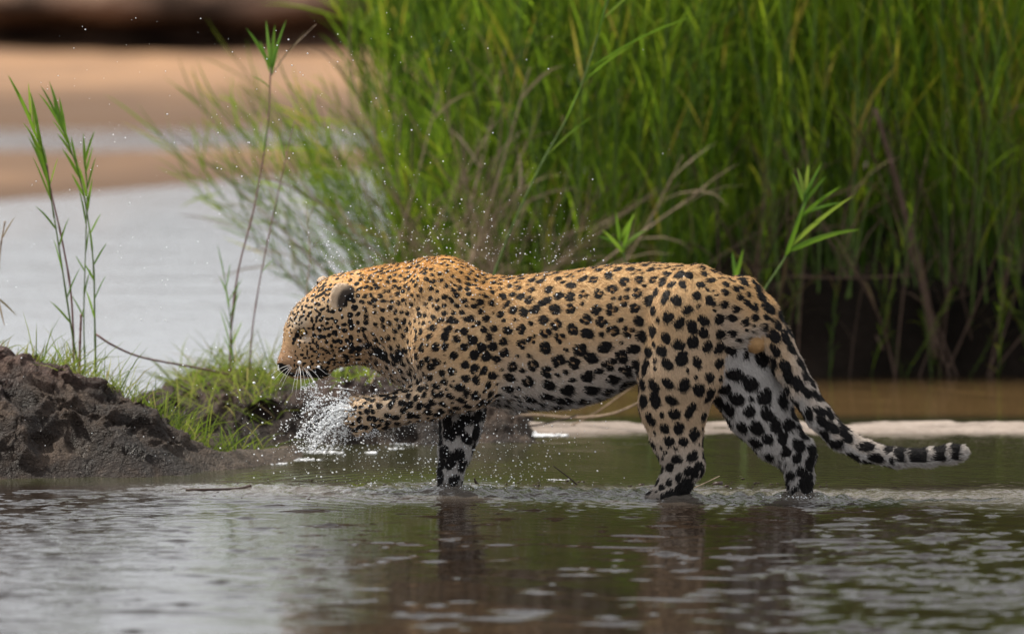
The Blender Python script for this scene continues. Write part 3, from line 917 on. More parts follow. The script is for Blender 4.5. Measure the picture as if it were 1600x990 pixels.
def spot_field(V, N_):
    """about -1 deep inside a spot, 0 at its edge, positive outside"""
    out = np.full(len(V), 1.0)
    cell = 0.06
    from collections import defaultdict
    buckets = defaultdict(list)
    kb = np.floor(bc / cell).astype(int)
    for j, k in enumerate(map(tuple, kb)):
        for dx in (-1, 0, 1):
            for dy in (-1, 0, 1):
                for dz in (-1, 0, 1):
                    buckets[(k[0] + dx, k[1] + dy, k[2] + dz)].append(j)
    kv = np.floor(V / cell).astype(int)
    key = (kv[:, 0] + 500) * 1000000 + (kv[:, 1] + 500) * 1000 + (kv[:, 2] + 500)
    o = np.argsort(key, kind='stable'); ks = key[o]
    st = np.flatnonzero(np.r_[True, ks[1:] != ks[:-1]]); en = np.r_[st[1:], len(ks)]
    jit = np.stack([fbm(V, 55, 2, 0.5, 101), fbm(V, 55, 2, 0.5, 102), fbm(V, 55, 2, 0.5, 103)], 1) * 0.0032
    for s0, e0 in zip(st, en):
        ii = o[s0:e0]
        js = buckets.get(tuple(kv[ii[0]]))
        if not js: continue
        js = np.array(js)
        d = (V[ii] + jit[ii])[:, None, :] - bc[js][None]
        u = (d * ba_[js][None]).sum(2) / bra[js]; w = (d * bb_[js][None]).sum(2) / brb[js]; nn = (d * bn_[js][None]).sum(2) / (brb[js] * 1.6)
        r = np.sqrt(u * u + w * w + nn * nn) - 1
        ok = (N_[ii] @ bn_[js].T) > -0.2
        r = np.where(ok, r, 2.0)
        out[ii] = np.minimum(out[ii], r.min(1))
    return out
SPOT = spot_field(BV, BN)

# marks of the face and feet, placed on the skin by where they sit
def paint(px, py, r, val=-0.6, lab=None, near=True, ax=1.0):
    d = np.hypot((bpx - px) / ax, bpy_ - py) / r - 1
    m = np.ones(len(BV), bool)
    if lab: m &= is_lab(*lab)
    if near: m &= BN[:, 1] < 0.3
    SPOT[m] = np.minimum(SPOT[m], np.maximum(d, val)[m])
def clear(px, py, r, ax=1.0):
    d = np.hypot((bpx - px) / ax, bpy_ - py) / r
    m = (d < 1)
    SPOT[m] = np.maximum(SPOT[m], 0.5)
HD = ('head', 'brow')
clear(447, 548, 13); clear(441, 565, 12); clear(455, 530, 10)
for (x_, y_, r_) in ((496, 583, 7.5), (505, 582, 6), (488, 584, 5.5), (480, 585, 4.0), (442, 575, 6.5), (438, 571, 4.5), (473, 584, 3.2), (465, 585, 3.0), (457, 585, 3.0), (448, 584, 3.0), (442, 580, 5), (438, 577, 4), (500, 574, 3.5)):
    paint(x_, y_, r_, lab=HD, ax=1.3)
for (x_, y_, r_) in ((464, 524, 4.2), (467, 517, 3.0), (473, 514.5, 2.6), (460, 530, 3.6), (458, 536, 2.6), (470, 528, 2.6)):
    paint(x_, y_, r_, lab=HD)
for (x_, y_, r_) in ((500, 526, 4.2), (491, 524, 3.6), (514, 524, 3.2), (525, 523, 3.0), (510, 534, 3.4), (521, 533, 3.2), (529, 532, 3.8), (542, 532, 4.0), (532, 546, 4.4), (537, 556, 4.0),
                     (507, 514, 3.0), (497, 513, 3.0), (511, 505, 2.8), (489, 512, 2.6), (519, 497, 2.6), (503, 498, 2.6), (494, 502, 2.4), (487, 497, 2.4), (478, 499, 2.2), (470, 495, 2.4), (466, 488, 2.4),
                     (475, 487, 2.6), (483, 489, 2.4), (478, 478, 2.6), (487, 480, 2.6), (495, 486, 2.4), (488, 470, 2.6), (497, 474, 2.4), (496, 463, 2.6), (505, 466, 2.4), (506, 457, 2.6), (514, 462, 2.4), (516, 452, 2.6), (505, 447, 2.6),
                     (498, 454, 2.2), (489, 462, 2.2), (480, 470, 2.2), (472, 479, 2.2), (465, 480, 2.0), (458, 490, 2.0), (461, 497, 2.0), (455, 500, 1.8), (453, 508, 1.6), (518, 511, 2.4), (524, 504, 2.4), (530, 513, 2.6), (513, 486, 2.2), (506, 482, 2.2), (522, 487, 2.2),
                     (496, 540, 2.8), (489, 535, 2.4), (483, 531, 2.2), (503, 545, 2.8), (511, 550, 3.0), (519, 547, 3.2), (494, 549, 2.4), (486, 545, 2.4), (479, 541, 2.2), (473, 547, 2.0), (480, 551, 2.2), (488, 556, 2.2), (497, 557, 2.2), (506, 559, 2.2),
                     (471, 555, 1.9), (478, 559, 2.0), (486, 564, 2.0), (495, 566, 2.0), (504, 567, 2.0), (470, 563, 1.8), (477, 567, 1.8), (514, 563, 2.6), (522, 566, 2.8), (530, 566, 2.6), (523, 556, 2.6)):
    paint(x_, y_, r_, lab=HD + ('neck',))
# chest and cheek: the larger blots under the jaw
for (x_, y_, r_) in ((592, 551, 8), (600, 557, 6), (586, 545, 6), (622, 553, 8), (618, 560, 7), (561, 545, 5), (572, 540, 6), (541, 562, 5), (550, 545, 6)):
    paint(x_, y_, r_)
for (x_, y_, r_) in ((547, 492, 5), (547, 502, 4.5), (549, 513, 4), (552, 470, 4), (556, 480, 4)):
    paint(x_, y_, r_, lab=('head', 'ear', 'brow', 'neck'))
clear(479, 529, 5.0, 1.5); clear(482, 519, 3.5, 1.5)
# backs of the ears
em = is_lab('ear')
emn = em & (bpx > 515)
SPOT[emn] = np.clip(np.hypot((bpx[emn] - 546) / 1.0, (bpy_[emn] - 482) / 3.0) / 9.0 - 1 + 0.25 * vnoise(BV[emn], 150, 8), -0.6, 0.6)
emf = em & (bpx <= 522) & (BV[:, 1] > YH + 0.03)
SPOT[emf] = np.where(bpy_[emf] > 440, -0.6, 0.6)
# rings near the tail tip
tm = is_lab('tail') & (bpx > 1395)
rr = np.minimum(np.minimum(np.abs(bpx - 1433) - 14, np.abs(bpx - 1406) - 9), np.minimum(np.abs(bpx - 1465) - 11, np.abs(bpx - 1491) - 9)) / 10.0 + 0.35 * vnoise(BV, 60, 77)
low = (bpy_ > 722 - (bpx - 1400) * 0.03)
SPOT[tm] = np.where(low[tm], np.maximum(rr[tm], 0.2), rr[tm])
# dark wet heels
for (x_, y_, r_) in ((1086, 738, 8), (1075, 755, 12), (1066, 765, 12), (1092, 727, 8), (1050, 772, 10), (1268, 700, 8), (1266, 720, 8), (1263, 745, 8), (1260, 765, 9), (1252, 778, 9), (1243, 772, 6)):
    paint(x_, y_, r_, near=False, lab=('hind_near', 'hind_far'))
SPOT[is_lab('scrotum')] = 1.0

for c_, r_ in rosette_c:         # the tawny middle of each rosette
    d_ = ((BV - c_) ** 2).sum(1)
    m_ = np.flatnonzero(d_ < (r_ * 1.4) ** 2)
    k_ = sstep(1.4, 0.5, np.sqrt(d_[m_]) / r_)[:, None] * 0.7
    BASE[m_] = BASE[m_] * (1 - k_) + BASE[m_] * np.array((0.72, 0.56, 0.38)) * k_
wet_ = (sstep(0.05, 0.012, BV[:, 2]) * 0.55)[:, None]
wet_ = np.maximum(wet_, (sstep(0.16, 0.05, BV[:, 2]) * 0.22)[:, None])
BASE = BASE * (1 - wet_)           # soaked fur at the waterline
color_attr(me_body, 'coat', BASE)
float_attr(me_body, 'spot', SPOT)

def mat_coat():
    b = Nodes('leopard_coat')
    pos = b.coord()
    n1 = b.noise(pos, 140, 3, 0.6)
    n2 = b.noise(pos, 320, 2, 0.6)
    c = b.attr('coat')
    c = b.mix(b.math('MULTIPLY', b.maprange(n1.outputs[0], 0.35, 0.7), 0.35), c, b.mix(1.0, c, (0.55, 0.5, 0.45), 'MULTIPLY'))
    f = b.math('ADD', b.attr('spot', 'Fac'), b.math('MULTIPLY', b.math('SUBTRACT', n1.outputs[0], 0.5), 0.55))
    mask = b.maprange(f, -0.10, 0.10, 1.0, 0.0)
    c = b.mix(mask, c, (0.005, 0.004, 0.004))
    bm = b.bump(n2.outputs[0], 0.5, 0.003)
    b.surf(b.principled(Base_Color=c, Roughness=0.65, Normal=bm, Specular_IOR_Level=0.15))
    return b.m
M_COAT = mat_coat()
b = Nodes('leopard_fur')
b.surf(b.principled(Base_Color=b.attr('hair'), Roughness=0.6, Specular_IOR_Level=0.2))
M_FUR = b.m

leo_loc = np.array((0.43, -0.02, 0.0))
leopard = empty('leopard', leo_loc)
tag(leopard, 'spotted leopard wading through shallow water with one forepaw lifted', 'leopard')
body = link('body', me_body, M_COAT, leopard)
body.location = [-c for c in leo_loc]

# fur: short hairs rooted on the skin, coloured by the skin under them -------------
def make_fur(count=150000):
    r = np.random.default_rng(21)
    tri = np.concatenate([BF[:, [0, 1, 2]], BF[:, [0, 2, 3]]])
    area = np.linalg.norm(np.cross(BV[tri[:, 1]] - BV[tri[:, 0]], BV[tri[:, 2]] - BV[tri[:, 0]]), axis=1)
    cen = BV[tri].mean(1)
    wgt = area * (BN[tri[:, 0], 1] < 0.5) * (cen[:, 2] > -0.01)
    wgt /= wgt.sum()
    cpx, cpy = project(cen)
    wgt[np.hypot((cpx - 473) / 1.4, cpy - 521) < 6.0] = 0
    wgt /= wgt.sum()
    t = r.choice(len(tri), count, p=wgt)
    u, w = r.random(count), r.random(count)
    fl = u + w > 1; u[fl] = 1 - u[fl]; w[fl] = 1 - w[fl]
    w0 = 1 - u - w
    bary = np.stack([w0, u, w], 1)
    T = tri[t]
    root = (BV[T] * bary[:, :, None]).sum(1)
    nrm = (BN[T] * bary[:, :, None]).sum(1); nrm /= np.linalg.norm(nrm, axis=1)[:, None] + 1e-9
    fl_ = (FLOW[T] * bary[:, :, None]).sum(1); fl_ /= np.linalg.norm(fl_, axis=1)[:, None] + 1e-9
    sp = (SPOT[T] * bary).sum(1) + (vnoise(root, 140, 5) * 0.5) * 0.45 + r.normal(0, 0.05, count)
    base = (BASE[T] * bary[:, :, None]).sum(1)
    lb = BL[T[:, 0]]
    px, py = project(root)
    ln = np.full(count, 0.011)
    def isl(*n): return np.isin(lb, [LI[x] for x in n if x in LI])
    ln[isl('head', 'brow')] = 0.0055; ln[isl('ear')] = 0.006; ln[isl('paw')] = 0.007; ln[isl('tail')] = 0.013; ln[isl('hind_far')] = 0.014
    ln[isl('foreleg_far', 'foreleg_near')] = 0.010; ln[isl('scrotum')] = 0.007
    ln[isl('tail') & (px > 1400)] = 0.014
    m = isl('head') & (py > 540) & (px > 500); ln[m] = 0.010
    bot = np.interp(px, TORSO[:, 0], TORSO[:, 2])
    m = isl('torso') & (py > bot - 25); ln[m] = 0.017
    ln *= r.uniform(0.65, 1.25, count)
    face = isl('head') & (px < 475) & (py > 515)
    lift = np.where(face, 0.25, 0.38) * r.uniform(0.5, 1.5, count)
    jit = r.normal(0, 0.22, (count, 3))
    d1 = fl_ + nrm * lift[:, None] + jit; d1 /= np.linalg.norm(d1, axis=1)[:, None]
    d2 = fl_ + nrm * (lift * 0.35)[:, None] + jit * 1.2 + np.array((0, 0, -0.15)); d2 /= np.linalg.norm(d2, axis=1)[:, None]
    p0 = root - nrm * 0.001
    p1 = p0 + d1 * (ln * 0.5)[:, None]
    p2 = p1 + d2 * (ln * 0.5)[:, None]
    black = sp < 0
    col = base * r.uniform(0.75, 1.3, count)[:, None]
    col[black] = np.array((0.005, 0.004, 0.004)) * r.uniform(0.6, 2.2, black.sum())[:, None]
    cu = bpy.data.hair_curves.new('fur')
    cu.add_curves([3] * count)
    pts = np.stack([p0, p1, p2], 1).reshape(-1, 3).astype(np.float32)
    cu.attributes['position'].data.foreach_set('vector', pts.ravel())
    ra = cu.attributes.get('radius') or cu.attributes.new('radius', 'FLOAT', 'POINT')
    ra.data.foreach_set('value', np.tile(np.array((0.00055, 0.00042, 0.00010), dtype=np.float32), count))
    ca = cu.attributes.new('hair', 'FLOAT_COLOR', 'CURVE')
    cc = np.ones((count, 4), dtype=np.float32); cc[:, :3] = col
    ca.data.foreach_set('color', cc.ravel())
    o = bpy.data.objects.new('fur', cu)
    cu.materials.append(M_FUR)
    COL.objects.link(o)
    o.parent = leopard; o.location = [-c for c in leo_loc]
    o['kind'] = 'stuff'
make_fur()

def skin_at(px, py, r=4.0):
    """the near-side skin point seen at a photo pixel"""
    m = np.flatnonzero((np.hypot(bpx - px, bpy_ - py) < r))
    q = m[np.argmin(BV[m, 1])]
    return BV[q].copy(), BN[q].copy()

def tube(points, radii, nseg=6, cap=True):
    pts = np.asarray(points, dtype=float); n = len(pts)
    radii = np.broadcast_to(np.asarray(radii, dtype=float), (n,))
    tan = np.gradient(pts, axis=0); tan /= np.linalg.norm(tan, axis=1)[:, None] + 1e-12
    ref = np.array((0, 1.0, 0)) if abs(tan[0][1]) < 0.9 else np.array((1.0, 0, 0))
    V, Fc = [], []
    for i in range(n):
        a = np.cross(tan[i], ref); a /= np.linalg.norm(a) + 1e-12
        b = np.cross(tan[i], a)
        for k in range(nseg):
            th = 2 * math.pi * k / nseg
            V.append(pts[i] + radii[i] * (a * math.cos(th) + b * math.sin(th)))
    for i in range(n - 1):
        for k in range(nseg):
            k2 = (k + 1) % nseg
            Fc.append((i * nseg + k, i * nseg + k2, (i + 1) * nseg + k2, (i + 1) * nseg + k))
    if cap:
        Fc.append(tuple(range(nseg))[::-1]); Fc.append(tuple((n - 1) * nseg + k for k in range(nseg)))
    return np.array(V), Fc

def curve_pts(ctrl, n=16):
    """smooth curve through control points (Catmull-Rom)"""
    c = np.asarray(ctrl, dtype=float)
    if len(c) == 2:
        t = np.linspace(0, 1, n)[:, None]
        return c[0] * (1 - t) + c[1] * t
    c = np.vstack([2 * c[0] - c[1], c, 2 * c[-1] - c[-2]])
    seg = len(c) - 3
    out = []
    for t in np.linspace(0, seg - 1e-6, n):
        i = int(t); u = t - i
        p0, p1, p2, p3 = c[i:i + 4]
        out.append(0.5 * (2 * p1 + (p2 - p0) * u + (2 * p0 - 5 * p1 + 4 * p2 - p3) * u ** 2 + (3 * p1 - p0 - 3 * p2 + p3) * u ** 3))
    return np.array(out)

def uv_ball(c, r, nu=14, nv=10):
    V = [(0, 0, 1)]
    for j in range(1, nv):
        ph = math.pi * j / nv
        for i in range(nu):
            th = 2 * math.pi * i / nu
            V.append((math.sin(ph) * math.cos(th), math.sin(ph) * math.sin(th), math.cos(ph)))
    V.append((0, 0, -1))
    Fc = [(0, 1 + i, 1 + (i + 1) % nu) for i in range(nu)]
    for j in range(nv - 2):
        for i in range(nu):
            a = 1 + j * nu + i; b_ = 1 + j * nu + (i + 1) % nu
            Fc.append((a, a + nu, b_ + nu, b_))
    last = len(V) - 1
    Fc += [(last, 1 + (nv - 2) * nu + (i + 1) % nu, 1 + (nv - 2) * nu + i) for i in range(nu)]
    return np.array(V) * np.asarray(r) + np.asarray(c), Fc

# eye: amber ball with a dark pupil, half shaded by the brow
ep, en = skin_at(473, 521, 3.5)
b = Nodes('amber_eye')
f_ = b.attr('pupil', 'Fac')
b.surf(b.principled(Base_Color=b.ramp(f_, [(0.0, (0.004, 0.003, 0.002)), (0.24, (0.004, 0.003, 0.002)), (0.30, (0.55, 0.36, 0.10)), (0.82, (0.40, 0.24, 0.06)), (0.92, (0.01, 0.008, 0.006))]), Roughness=0.06))
ec = ep - en * 0.0060
vv, ff = uv_ball((0, 0, 0), 0.0140, 18, 12)
me = mesh_from('eye', vv, ff)
look = Vector((-0.62, -0.74, -0.26)).normalized()
float_attr(me, 'pupil', np.clip(np.linalg.norm(vv / 0.0140 - np.array(look), axis=1) * 1.1, 0, 1))
link('eye', me, b.m, leopard, ec - leo_loc)

# whiskers
M_WHISK = mat_plain('white_whisker', (0.85, 0.82, 0.78), 0.35, 0.05)
for (x0, y0, dx, dy, dyw) in ((488, 576, 22, 8, -.05), (486, 578, 18, 20, -.05), (482, 576, 14, 30, -.05), (480, 579, 10, 40, -.04), (476, 578, 4, 44, -.03), (472, 579, -2, 46, -.03),
                              (468, 577, -6, 42, -.02), (464, 578, -8, 36, -.02), (478, 574, 20, 36, -.06), (470, 574, 2, 34, -.05), (452, 576, -16, 24, .02), (450, 574, -22, 20, .02), (449, 573, -26, 13, .03), (452, 577, -13, 30, .02)):
    s_, n_ = skin_at(x0, y0, 5)
    e_ = P(x0 + dx, y0 + dy, s_[1] + dyw)
    m_ = (s_ + e_) / 2 + np.array((0, -0.006, 0.005))
    vv, ff = tube(curve_pts([s_, m_, e_], 8), np.linspace(0.00075, 0.0003, 8), 5)
    link('whisker', mesh_from('whisker', vv - leo_loc, ff), M_WHISK, leopard)

# ------------------------------------------------------------------ plants
def blade(base, direc, length, width, bend, side=None, nseg=4, twist=0.0):
    """a long narrow leaf: a strip with a fold along its middle, bending over by `bend` radians"""
    d = np.asarray(direc, float); d /= np.linalg.norm(d)
    if side is None:
        side = np.cross(d, np.array((0.3, -1.0, 0.2))); 
    side = side - d * (side @ d); side /= np.linalg.norm(side) + 1e-9
    up = np.cross(side, d)
    V, Fc = [], []
    p = np.asarray(base, float).copy()
    prof = np.interp(np.linspace(0, 1, nseg + 1), [0, 0.12, 0.45, 0.8, 1], [0.55, 0.95, 1.0, 0.6, 0.03])
    hz = np.array((d[0], d[1], 0)); hl = np.linalg.norm(hz); hz = hz / hl if hl > 1e-3 else np.array((1.0, 0, 0))
    for i in range(nseg + 1):
        t = i / nseg
        w = width * 0.5 * prof[i]
        a = twist * t
        s2 = side * math.cos(a) + up * math.sin(a)
        n2 = np.cross(s2, d)
        V += [p - s2 * w, p + n2 * w * 0.35, p + s2 * w]
        dd = d + (hz * 0.7 + np.array((0, 0, -1.0))) * (bend / nseg) * (0.4 + 1.2 * t)
        d = dd / np.linalg.norm(dd)
        p = p + d * length / nseg
    for i in range(nseg):
        a = i * 3; b_ = a + 3
        Fc += [(a, a + 1, b_ + 1, b_), (a + 1, a + 2, b_ + 2, b_ + 1)]
    return np.array(V), Fc

class Acc:
    def __init__(self): self.V, self.F, self.H, self.n = [], [], [], 0
    def add(self, v, f, hue=0.5):
        self.V.append(v); self.F += [tuple(i + self.n for i in q) for q in f]
        self.H.append(np.full(len(v), hue)); self.n += len(v)
    def mesh(self, name, smooth=True):
        me = mesh_from(name, np.concatenate(self.V), self.F, smooth)
        float_attr(me, 'hue', np.concatenate(self.H))
        return me

def reed_geometry(r, height, nleaf, bare, dead=False):
    """a reed standing at the origin: (stem, leaves)"""
    stem, leaves = Acc(), Acc()
    sway = r.normal(0, 0.05, 2)
    pts = curve_pts([(0, 0, -0.05), (sway[0] * 0.2, sway[1] * 0.2, height * 0.35), (sway[0], sway[1], height * 0.7), (sway[0] * 2.2, sway[1] * 2.2, height)], 9)
    v, f = tube(pts, np.linspace(0.0048, 0.0016, 9), 4, False)
    stem.add(v, f, 0.25)
    az0 = r.random() * 6.28
    for k in range(nleaf):
        t = bare + (1 - bare) * (k + r.random() * 0.6) / nleaf
        i = min(int(t * 8), 7); p = pts[i] + (pts[i + 1] - pts[i]) * (t * 8 - i)
        az = az0 + (k % 2) * math.pi + r.normal(0, 0.7)
        ang = (r.uniform(0.08, 0.42) if r.random() < 0.85 else r.uniform(0.42, 1.0)) if not dead else r.uniform(0.1, 0.8)
        d = (math.sin(ang) * math.cos(az), math.sin(ang) * math.sin(az), math.cos(ang))
        L = r.uniform(0.16, 0.34) * (0.75 + 0.4 * (1 - abs(t - 0.7)))
        hue = r.beta(2.0, 2.2) * 0.85 if r.random() < 0.93 else r.uniform(0.85, 1.0)
        v, f = blade(p, d, L, r.uniform(0.0050, 0.0105) * (0.8 if dead else 1), r.uniform(0.05, 0.5) if not dead else r.uniform(0.2, 1.0), None, 4, r.normal(0, 0.6))
        leaves.add(v, f, hue)
    return stem, leaves

def reed_floor(x, y):
    return float(reedbank_z(np.array([x]), np.array([y]))[0])

r4 = np.random.default_rng(41)
VAR = []
for k in range(12):
    low = k < 6
    st_, lv_ = reed_geometry(r4, r4.uniform(1.35, 2.1), int(r4.integers(24, 33)), 0.06 if low else 0.12)
    VAR.append((st_, lv_))

def lean_for(x, r):
    left = sstep(0.35, -0.65, np.array([x]))[0]
    return r.normal(0, 0.10) - left * r.uniform(0.0, 0.16), r.normal(0, 0.12)

# 230 reeds of the front and the edges stand as things of their own
var_mesh = [(s.mesh('stem'), l.mesh('foliage')) for s, l in VAR]
proto = {}
def place_reed(k, loc, lean, rz, sc, label, group, stem_mat, leaf_mat, name='reed'):
    root = empty(name, loc)
    root.rotation_euler = (float(lean[1]), float(lean[0]), float(rz))
    root.rotation_mode = 'XYZ'
    # lean in world axes after the turn about its own stem
    from mathutils import Matrix
    root.rotation_euler = (Matrix.Rotation(float(lean[0]), 3, 'Y') @ Matrix.Rotation(float(lean[1]), 3, 'X') @ Matrix.Rotation(float(rz), 3, 'Z')).to_euler()
    root.scale = (sc, sc, sc)
    tag(root, label, 'reed', group)
    key = (k, leaf_mat.name)
    if key not in proto:
        sm, lm = var_mesh[k]
        if leaf_mat is not M_REED:
            sm, lm = sm.copy(), lm.copy(); sm.materials.clear(); lm.materials.clear()
        a = link('stem', sm, stem_mat, root); b_ = link('foliage', lm, leaf_mat, root)
        proto[key] = (a, b_)
    else:
        for src in proto[key]:
            c = src.copy(); COL.objects.link(c); c.parent = root
    return root

for k in range(256):
    if k < 84:      # the fringe that leans out to the left
        x = r4.uniform(-0.46, 0.0); y = RB + r4.uniform(0.0, 1.1)
        label = 'green reed leaning out over the pale pool at the fringe of the reedbed'; group = 'leaning reeds on the fringe of the reedbed'
    else:
        x = r4.uniform(-0.15, 2.0); y = RB + 0.12 + r4.beta(1.0, 2.4) * 1.6
        for lim, where in ((0.25, 'above the neck and shoulder'), (0.62, 'above the middle of the back'), (1.05, 'above the rump'), (1.45, 'over the dark bank above the tail'), (9, 'past the tail tip')):
            if x < lim: break
        label = 'tall green reed in the dense reedbed ' + where; group = 'reeds ' + where
    v_ = int(r4.integers(0, 6)) if x < 0.9 else int(r4.integers(6, 12))
    if k < 84:
        ln_ = (-r4.uniform(0.15, 0.8), r4.normal(0.05, 0.25))
        tall_ = max(p_[2] for p_ in VAR[v_][0].V[0])
        sc_ = min(r4.uniform(0.45, 0.75), r4.uniform(0.65, 1.0) / (tall_ * math.cos(ln_[0])))
    else:
        ln_ = lean_for(x, r4); sc_ = r4.uniform(0.7, 1.1)
    place_reed(v_, (x, y, reed_floor(x, y) - 0.02), ln_, r4.random() * 6.28, sc_, label, group, M_STEMGREEN, M_REED)

for k in range(16):     # sprigs at the foot of the dark bank
    x = r4.uniform(0.8, 2.0); y = RB + r4.uniform(-0.02, 0.10)
    place_reed(int(r4.integers(0, 6)), (x, y, max(0.0, reed_floor(x, y)) - 0.02), (r4.normal(0, 0.3), r4.normal(0.15, 0.2)), r4.random() * 6.28, r4.uniform(0.16, 0.34), 'small green reed sprig at the foot of the dark bank behind the tail', 'sprigs at the foot of the dark bank', M_STEMGREEN, M_REED)

# the rest of the bed, one mass
def reed_mass(count):
    Vs, Hs, Fs, n = [], [], [], 0
    pack = []
    for s, l in VAR:
        v = np.concatenate(s.V + l.V); hu = np.concatenate(s.H + l.H)
        ns_ = s.n
        f = s.F + [tuple(i + ns_ for i in q) for q in l.F]
        pack.append((v, hu, np.array(f)))
    for k in range(count):
        x = r4.uniform(-0.36, 3.4); y = RB + 0.25 + r4.random() ** 0.8 * 3.6
        if x > 1.9 and r4.random() < 0.3: continue
        v_ = int(r4.integers(0, 6)) if x < 0.9 else int(r4.integers(6, 12))
        v, hu, f = pack[v_]
        ly, lx = lean_for(x, r4); rz = r4.random() * 6.28; sc = r4.uniform(0.8, 1.12)
        cz, sz = math.cos(rz), math.sin(rz)
        w = v @ np.array([[cz, sz, 0], [-sz, cz, 0], [0, 0, 1]])
        cy, sy = math.cos(ly), math.sin(ly)
        w = w @ np.array([[cy, 0, -sy], [0, 1, 0], [sy, 0, cy]])
        cx, sx = math.cos(lx), math.sin(lx)
        w = w @ np.array([[1, 0, 0], [0, cx, sx], [0, -sx, cx]])
        Vs.append(w * sc + np.array((x, y, reed_floor(x, y) - 0.02)))
        Hs.append(np.clip(hu + r4.normal(0.02, 0.15) + 0.28 * vnoise(np.array([[x * 2.6, y * 1.5, 0.0]]), 1.0, 7)[0], 0, 1)); Fs.append(f + n); n += len(v)
    me = mesh_from('reed_thicket', np.concatenate(Vs), np.concatenate(Fs))
    float_attr(me, 'hue', np.concatenate(Hs))
    tag(link('reed_thicket', me, M_REED), kind='stuff')
reed_mass(1450)

# dead straw-coloured stalks among them
dead_var = [reed_geometry(r4, r4.uniform(0.5, 0.95), int(r4.integers(5, 9)), 0.2, True) for _ in range(5)]
dead_mesh = [(s.mesh('stem'), l.mesh('foliage')) for s, l in dead_var]
dead_proto = {}
def place_dead(k, loc, lean, rz, sc, label, group, withered=False):
    from mathutils import Matrix
    root = empty('dead_reed', loc)
    root.rotation_euler = (Matrix.Rotation(float(lean[0]), 3, 'Y') @ Matrix.Rotation(float(lean[1]), 3, 'X') @ Matrix.Rotation(float(rz), 3, 'Z')).to_euler()
    root.scale = (sc, sc, sc)
    tag(root, label, 'dead reed', group)
    key = (k, withered)
    if key not in dead_proto:
        a, b_ = dead_mesh[k]
        if withered: a, b_ = a.copy(), b_.copy(); a.materials.clear(); b_.materials.clear()
        dead_proto[key] = (link('stem', a, M_WITHSTEM if withered else M_DRYSTEM, root), link('foliage', b_, M_WITHERED if withered else M_DRY, root))
    else:
        for src in dead_proto[key]:
            c = src.copy(); COL.objects.link(c); c.parent = root
for k in range(54):
    x = r4.uniform(-0.55, 0.15); y = RB + r4.uniform(-0.05, 0.35)
    a = r4.uniform(0.3, 1.05) if r4.random() < 0.72 else -r4.uniform(0.2, 0.9)
    place_dead(k % 5, (x, y, max(0.0, reed_floor(x, y)) - 0.02), (a, r4.normal(0.1, 0.2)), r4.random() * 6.28, r4.uniform(0.7, 1.25), 'dry straw-coloured reed fanning out low behind the shoulder', 'dry reeds fanning out behind the back')
for k in range(42):
    x = r4.uniform(0.7, 1.9); y = RB + r4.uniform(-0.03, 0.3)
    place_dead(k % 5, (x, y, max(0, reed_floor(x, y)) - 0.02), (r4.normal(0, 0.3), r4.normal(0.1, 0.2)), r4.random() * 6.28, r4.uniform(0.4, 1.2), 'withered brown reed standing over the dark bank behind the tail', 'withered reeds on the dark bank', True)
# one stout broken stalk
def lone_tube(name, label, cat, ctrl, r0, r1, mat, n=20, nseg=8, group=None):
    pts = curve_pts(ctrl, n)
    c = pts[0].copy()
    v, f = tube(pts - c, np.linspace(r0, r1, n), nseg)
    o = link(name, mesh_from(name, v, f), mat, None, c)
    return tag(o, label, cat, group)
ys_ = RB + 0.12
lone_tube('broken_stalk', 'stout broken brown stalk leaning across the dark bank behind the tail', 'dead stalk', [P(1462, 560, ys_), P(1440, 430, ys_), P(1405, 300, ys_), P(1368, 170, ys_)], 0.016, 0.008, M_WITHSTEM)
lone_tube('fallen_reed', 'thin horizontal dead reed caught across the reeds above the tail', 'dead reed', [P(1235, 432, RB + .1), P(1330, 434, RB + .1), P(1425, 430, RB + .1)], 0.004, 0.003, M_WITHSTEM)

# ---------------------------------------------------------------- plants in focus, leaf by leaf
def near_reed(label, ctrl, leaves, r0=0.0032, r1=0.0012, stem_mat=None, leaf_mat=None, name='reed', cat='reed', group=None, nodes=True):
    """ctrl: stem points; leaves: (t on the stem, pixel offset dx, dy of the tip, width m, bend)"""
    pts = curve_pts(ctrl, 30)
    base = pts[0].copy()
    root = empty(name, base)
    tag(root, label, cat, group)
    rad = np.linspace(r0, r1, 30)
    if nodes: rad[4::6] *= 1.35
    v, f = tube(pts - base, rad, 7)
    link('stem', mesh_from('stem', v, f), stem_mat or M_STEMGREEN, root)
    rr_ = np.random.default_rng(abs(hash(label)) % 1000 if False else len(label) * 7 + int(ctrl[0][0] * 100) % 97)
    for (t, dx, dy, w, bend) in leaves:
        i = min(int(t * 29), 28); p = pts[i] + (pts[i + 1] - pts[i]) * (t * 29 - i)
        sc = 1.0 / scale_at(p[1])
        tip = np.array((dx * sc, rr_.normal(0, 0.25) * math.hypot(dx, dy) * sc, -dy * sc))
        L = np.linalg.norm(tip) * (1 + bend * 0.1)
        d = tip / np.linalg.norm(tip) + np.array((0, 0, bend * 0.32))
        v, f = blade(p - base, d, L, w, bend, np.cross(d, np.array((rr_.normal(0, .4), -1.0, rr_.normal(0, .4)))), 6, rr_.normal(0, 0.35))
        me = mesh_from('leaf', v, f)
        float_attr(me, 'hue', np.full(len(v), float(np.clip(rr_.normal(0.5, 0.2), 0, 1))))
        link('leaf', me, leaf_mat or M_REEDNEAR, root)
    return root

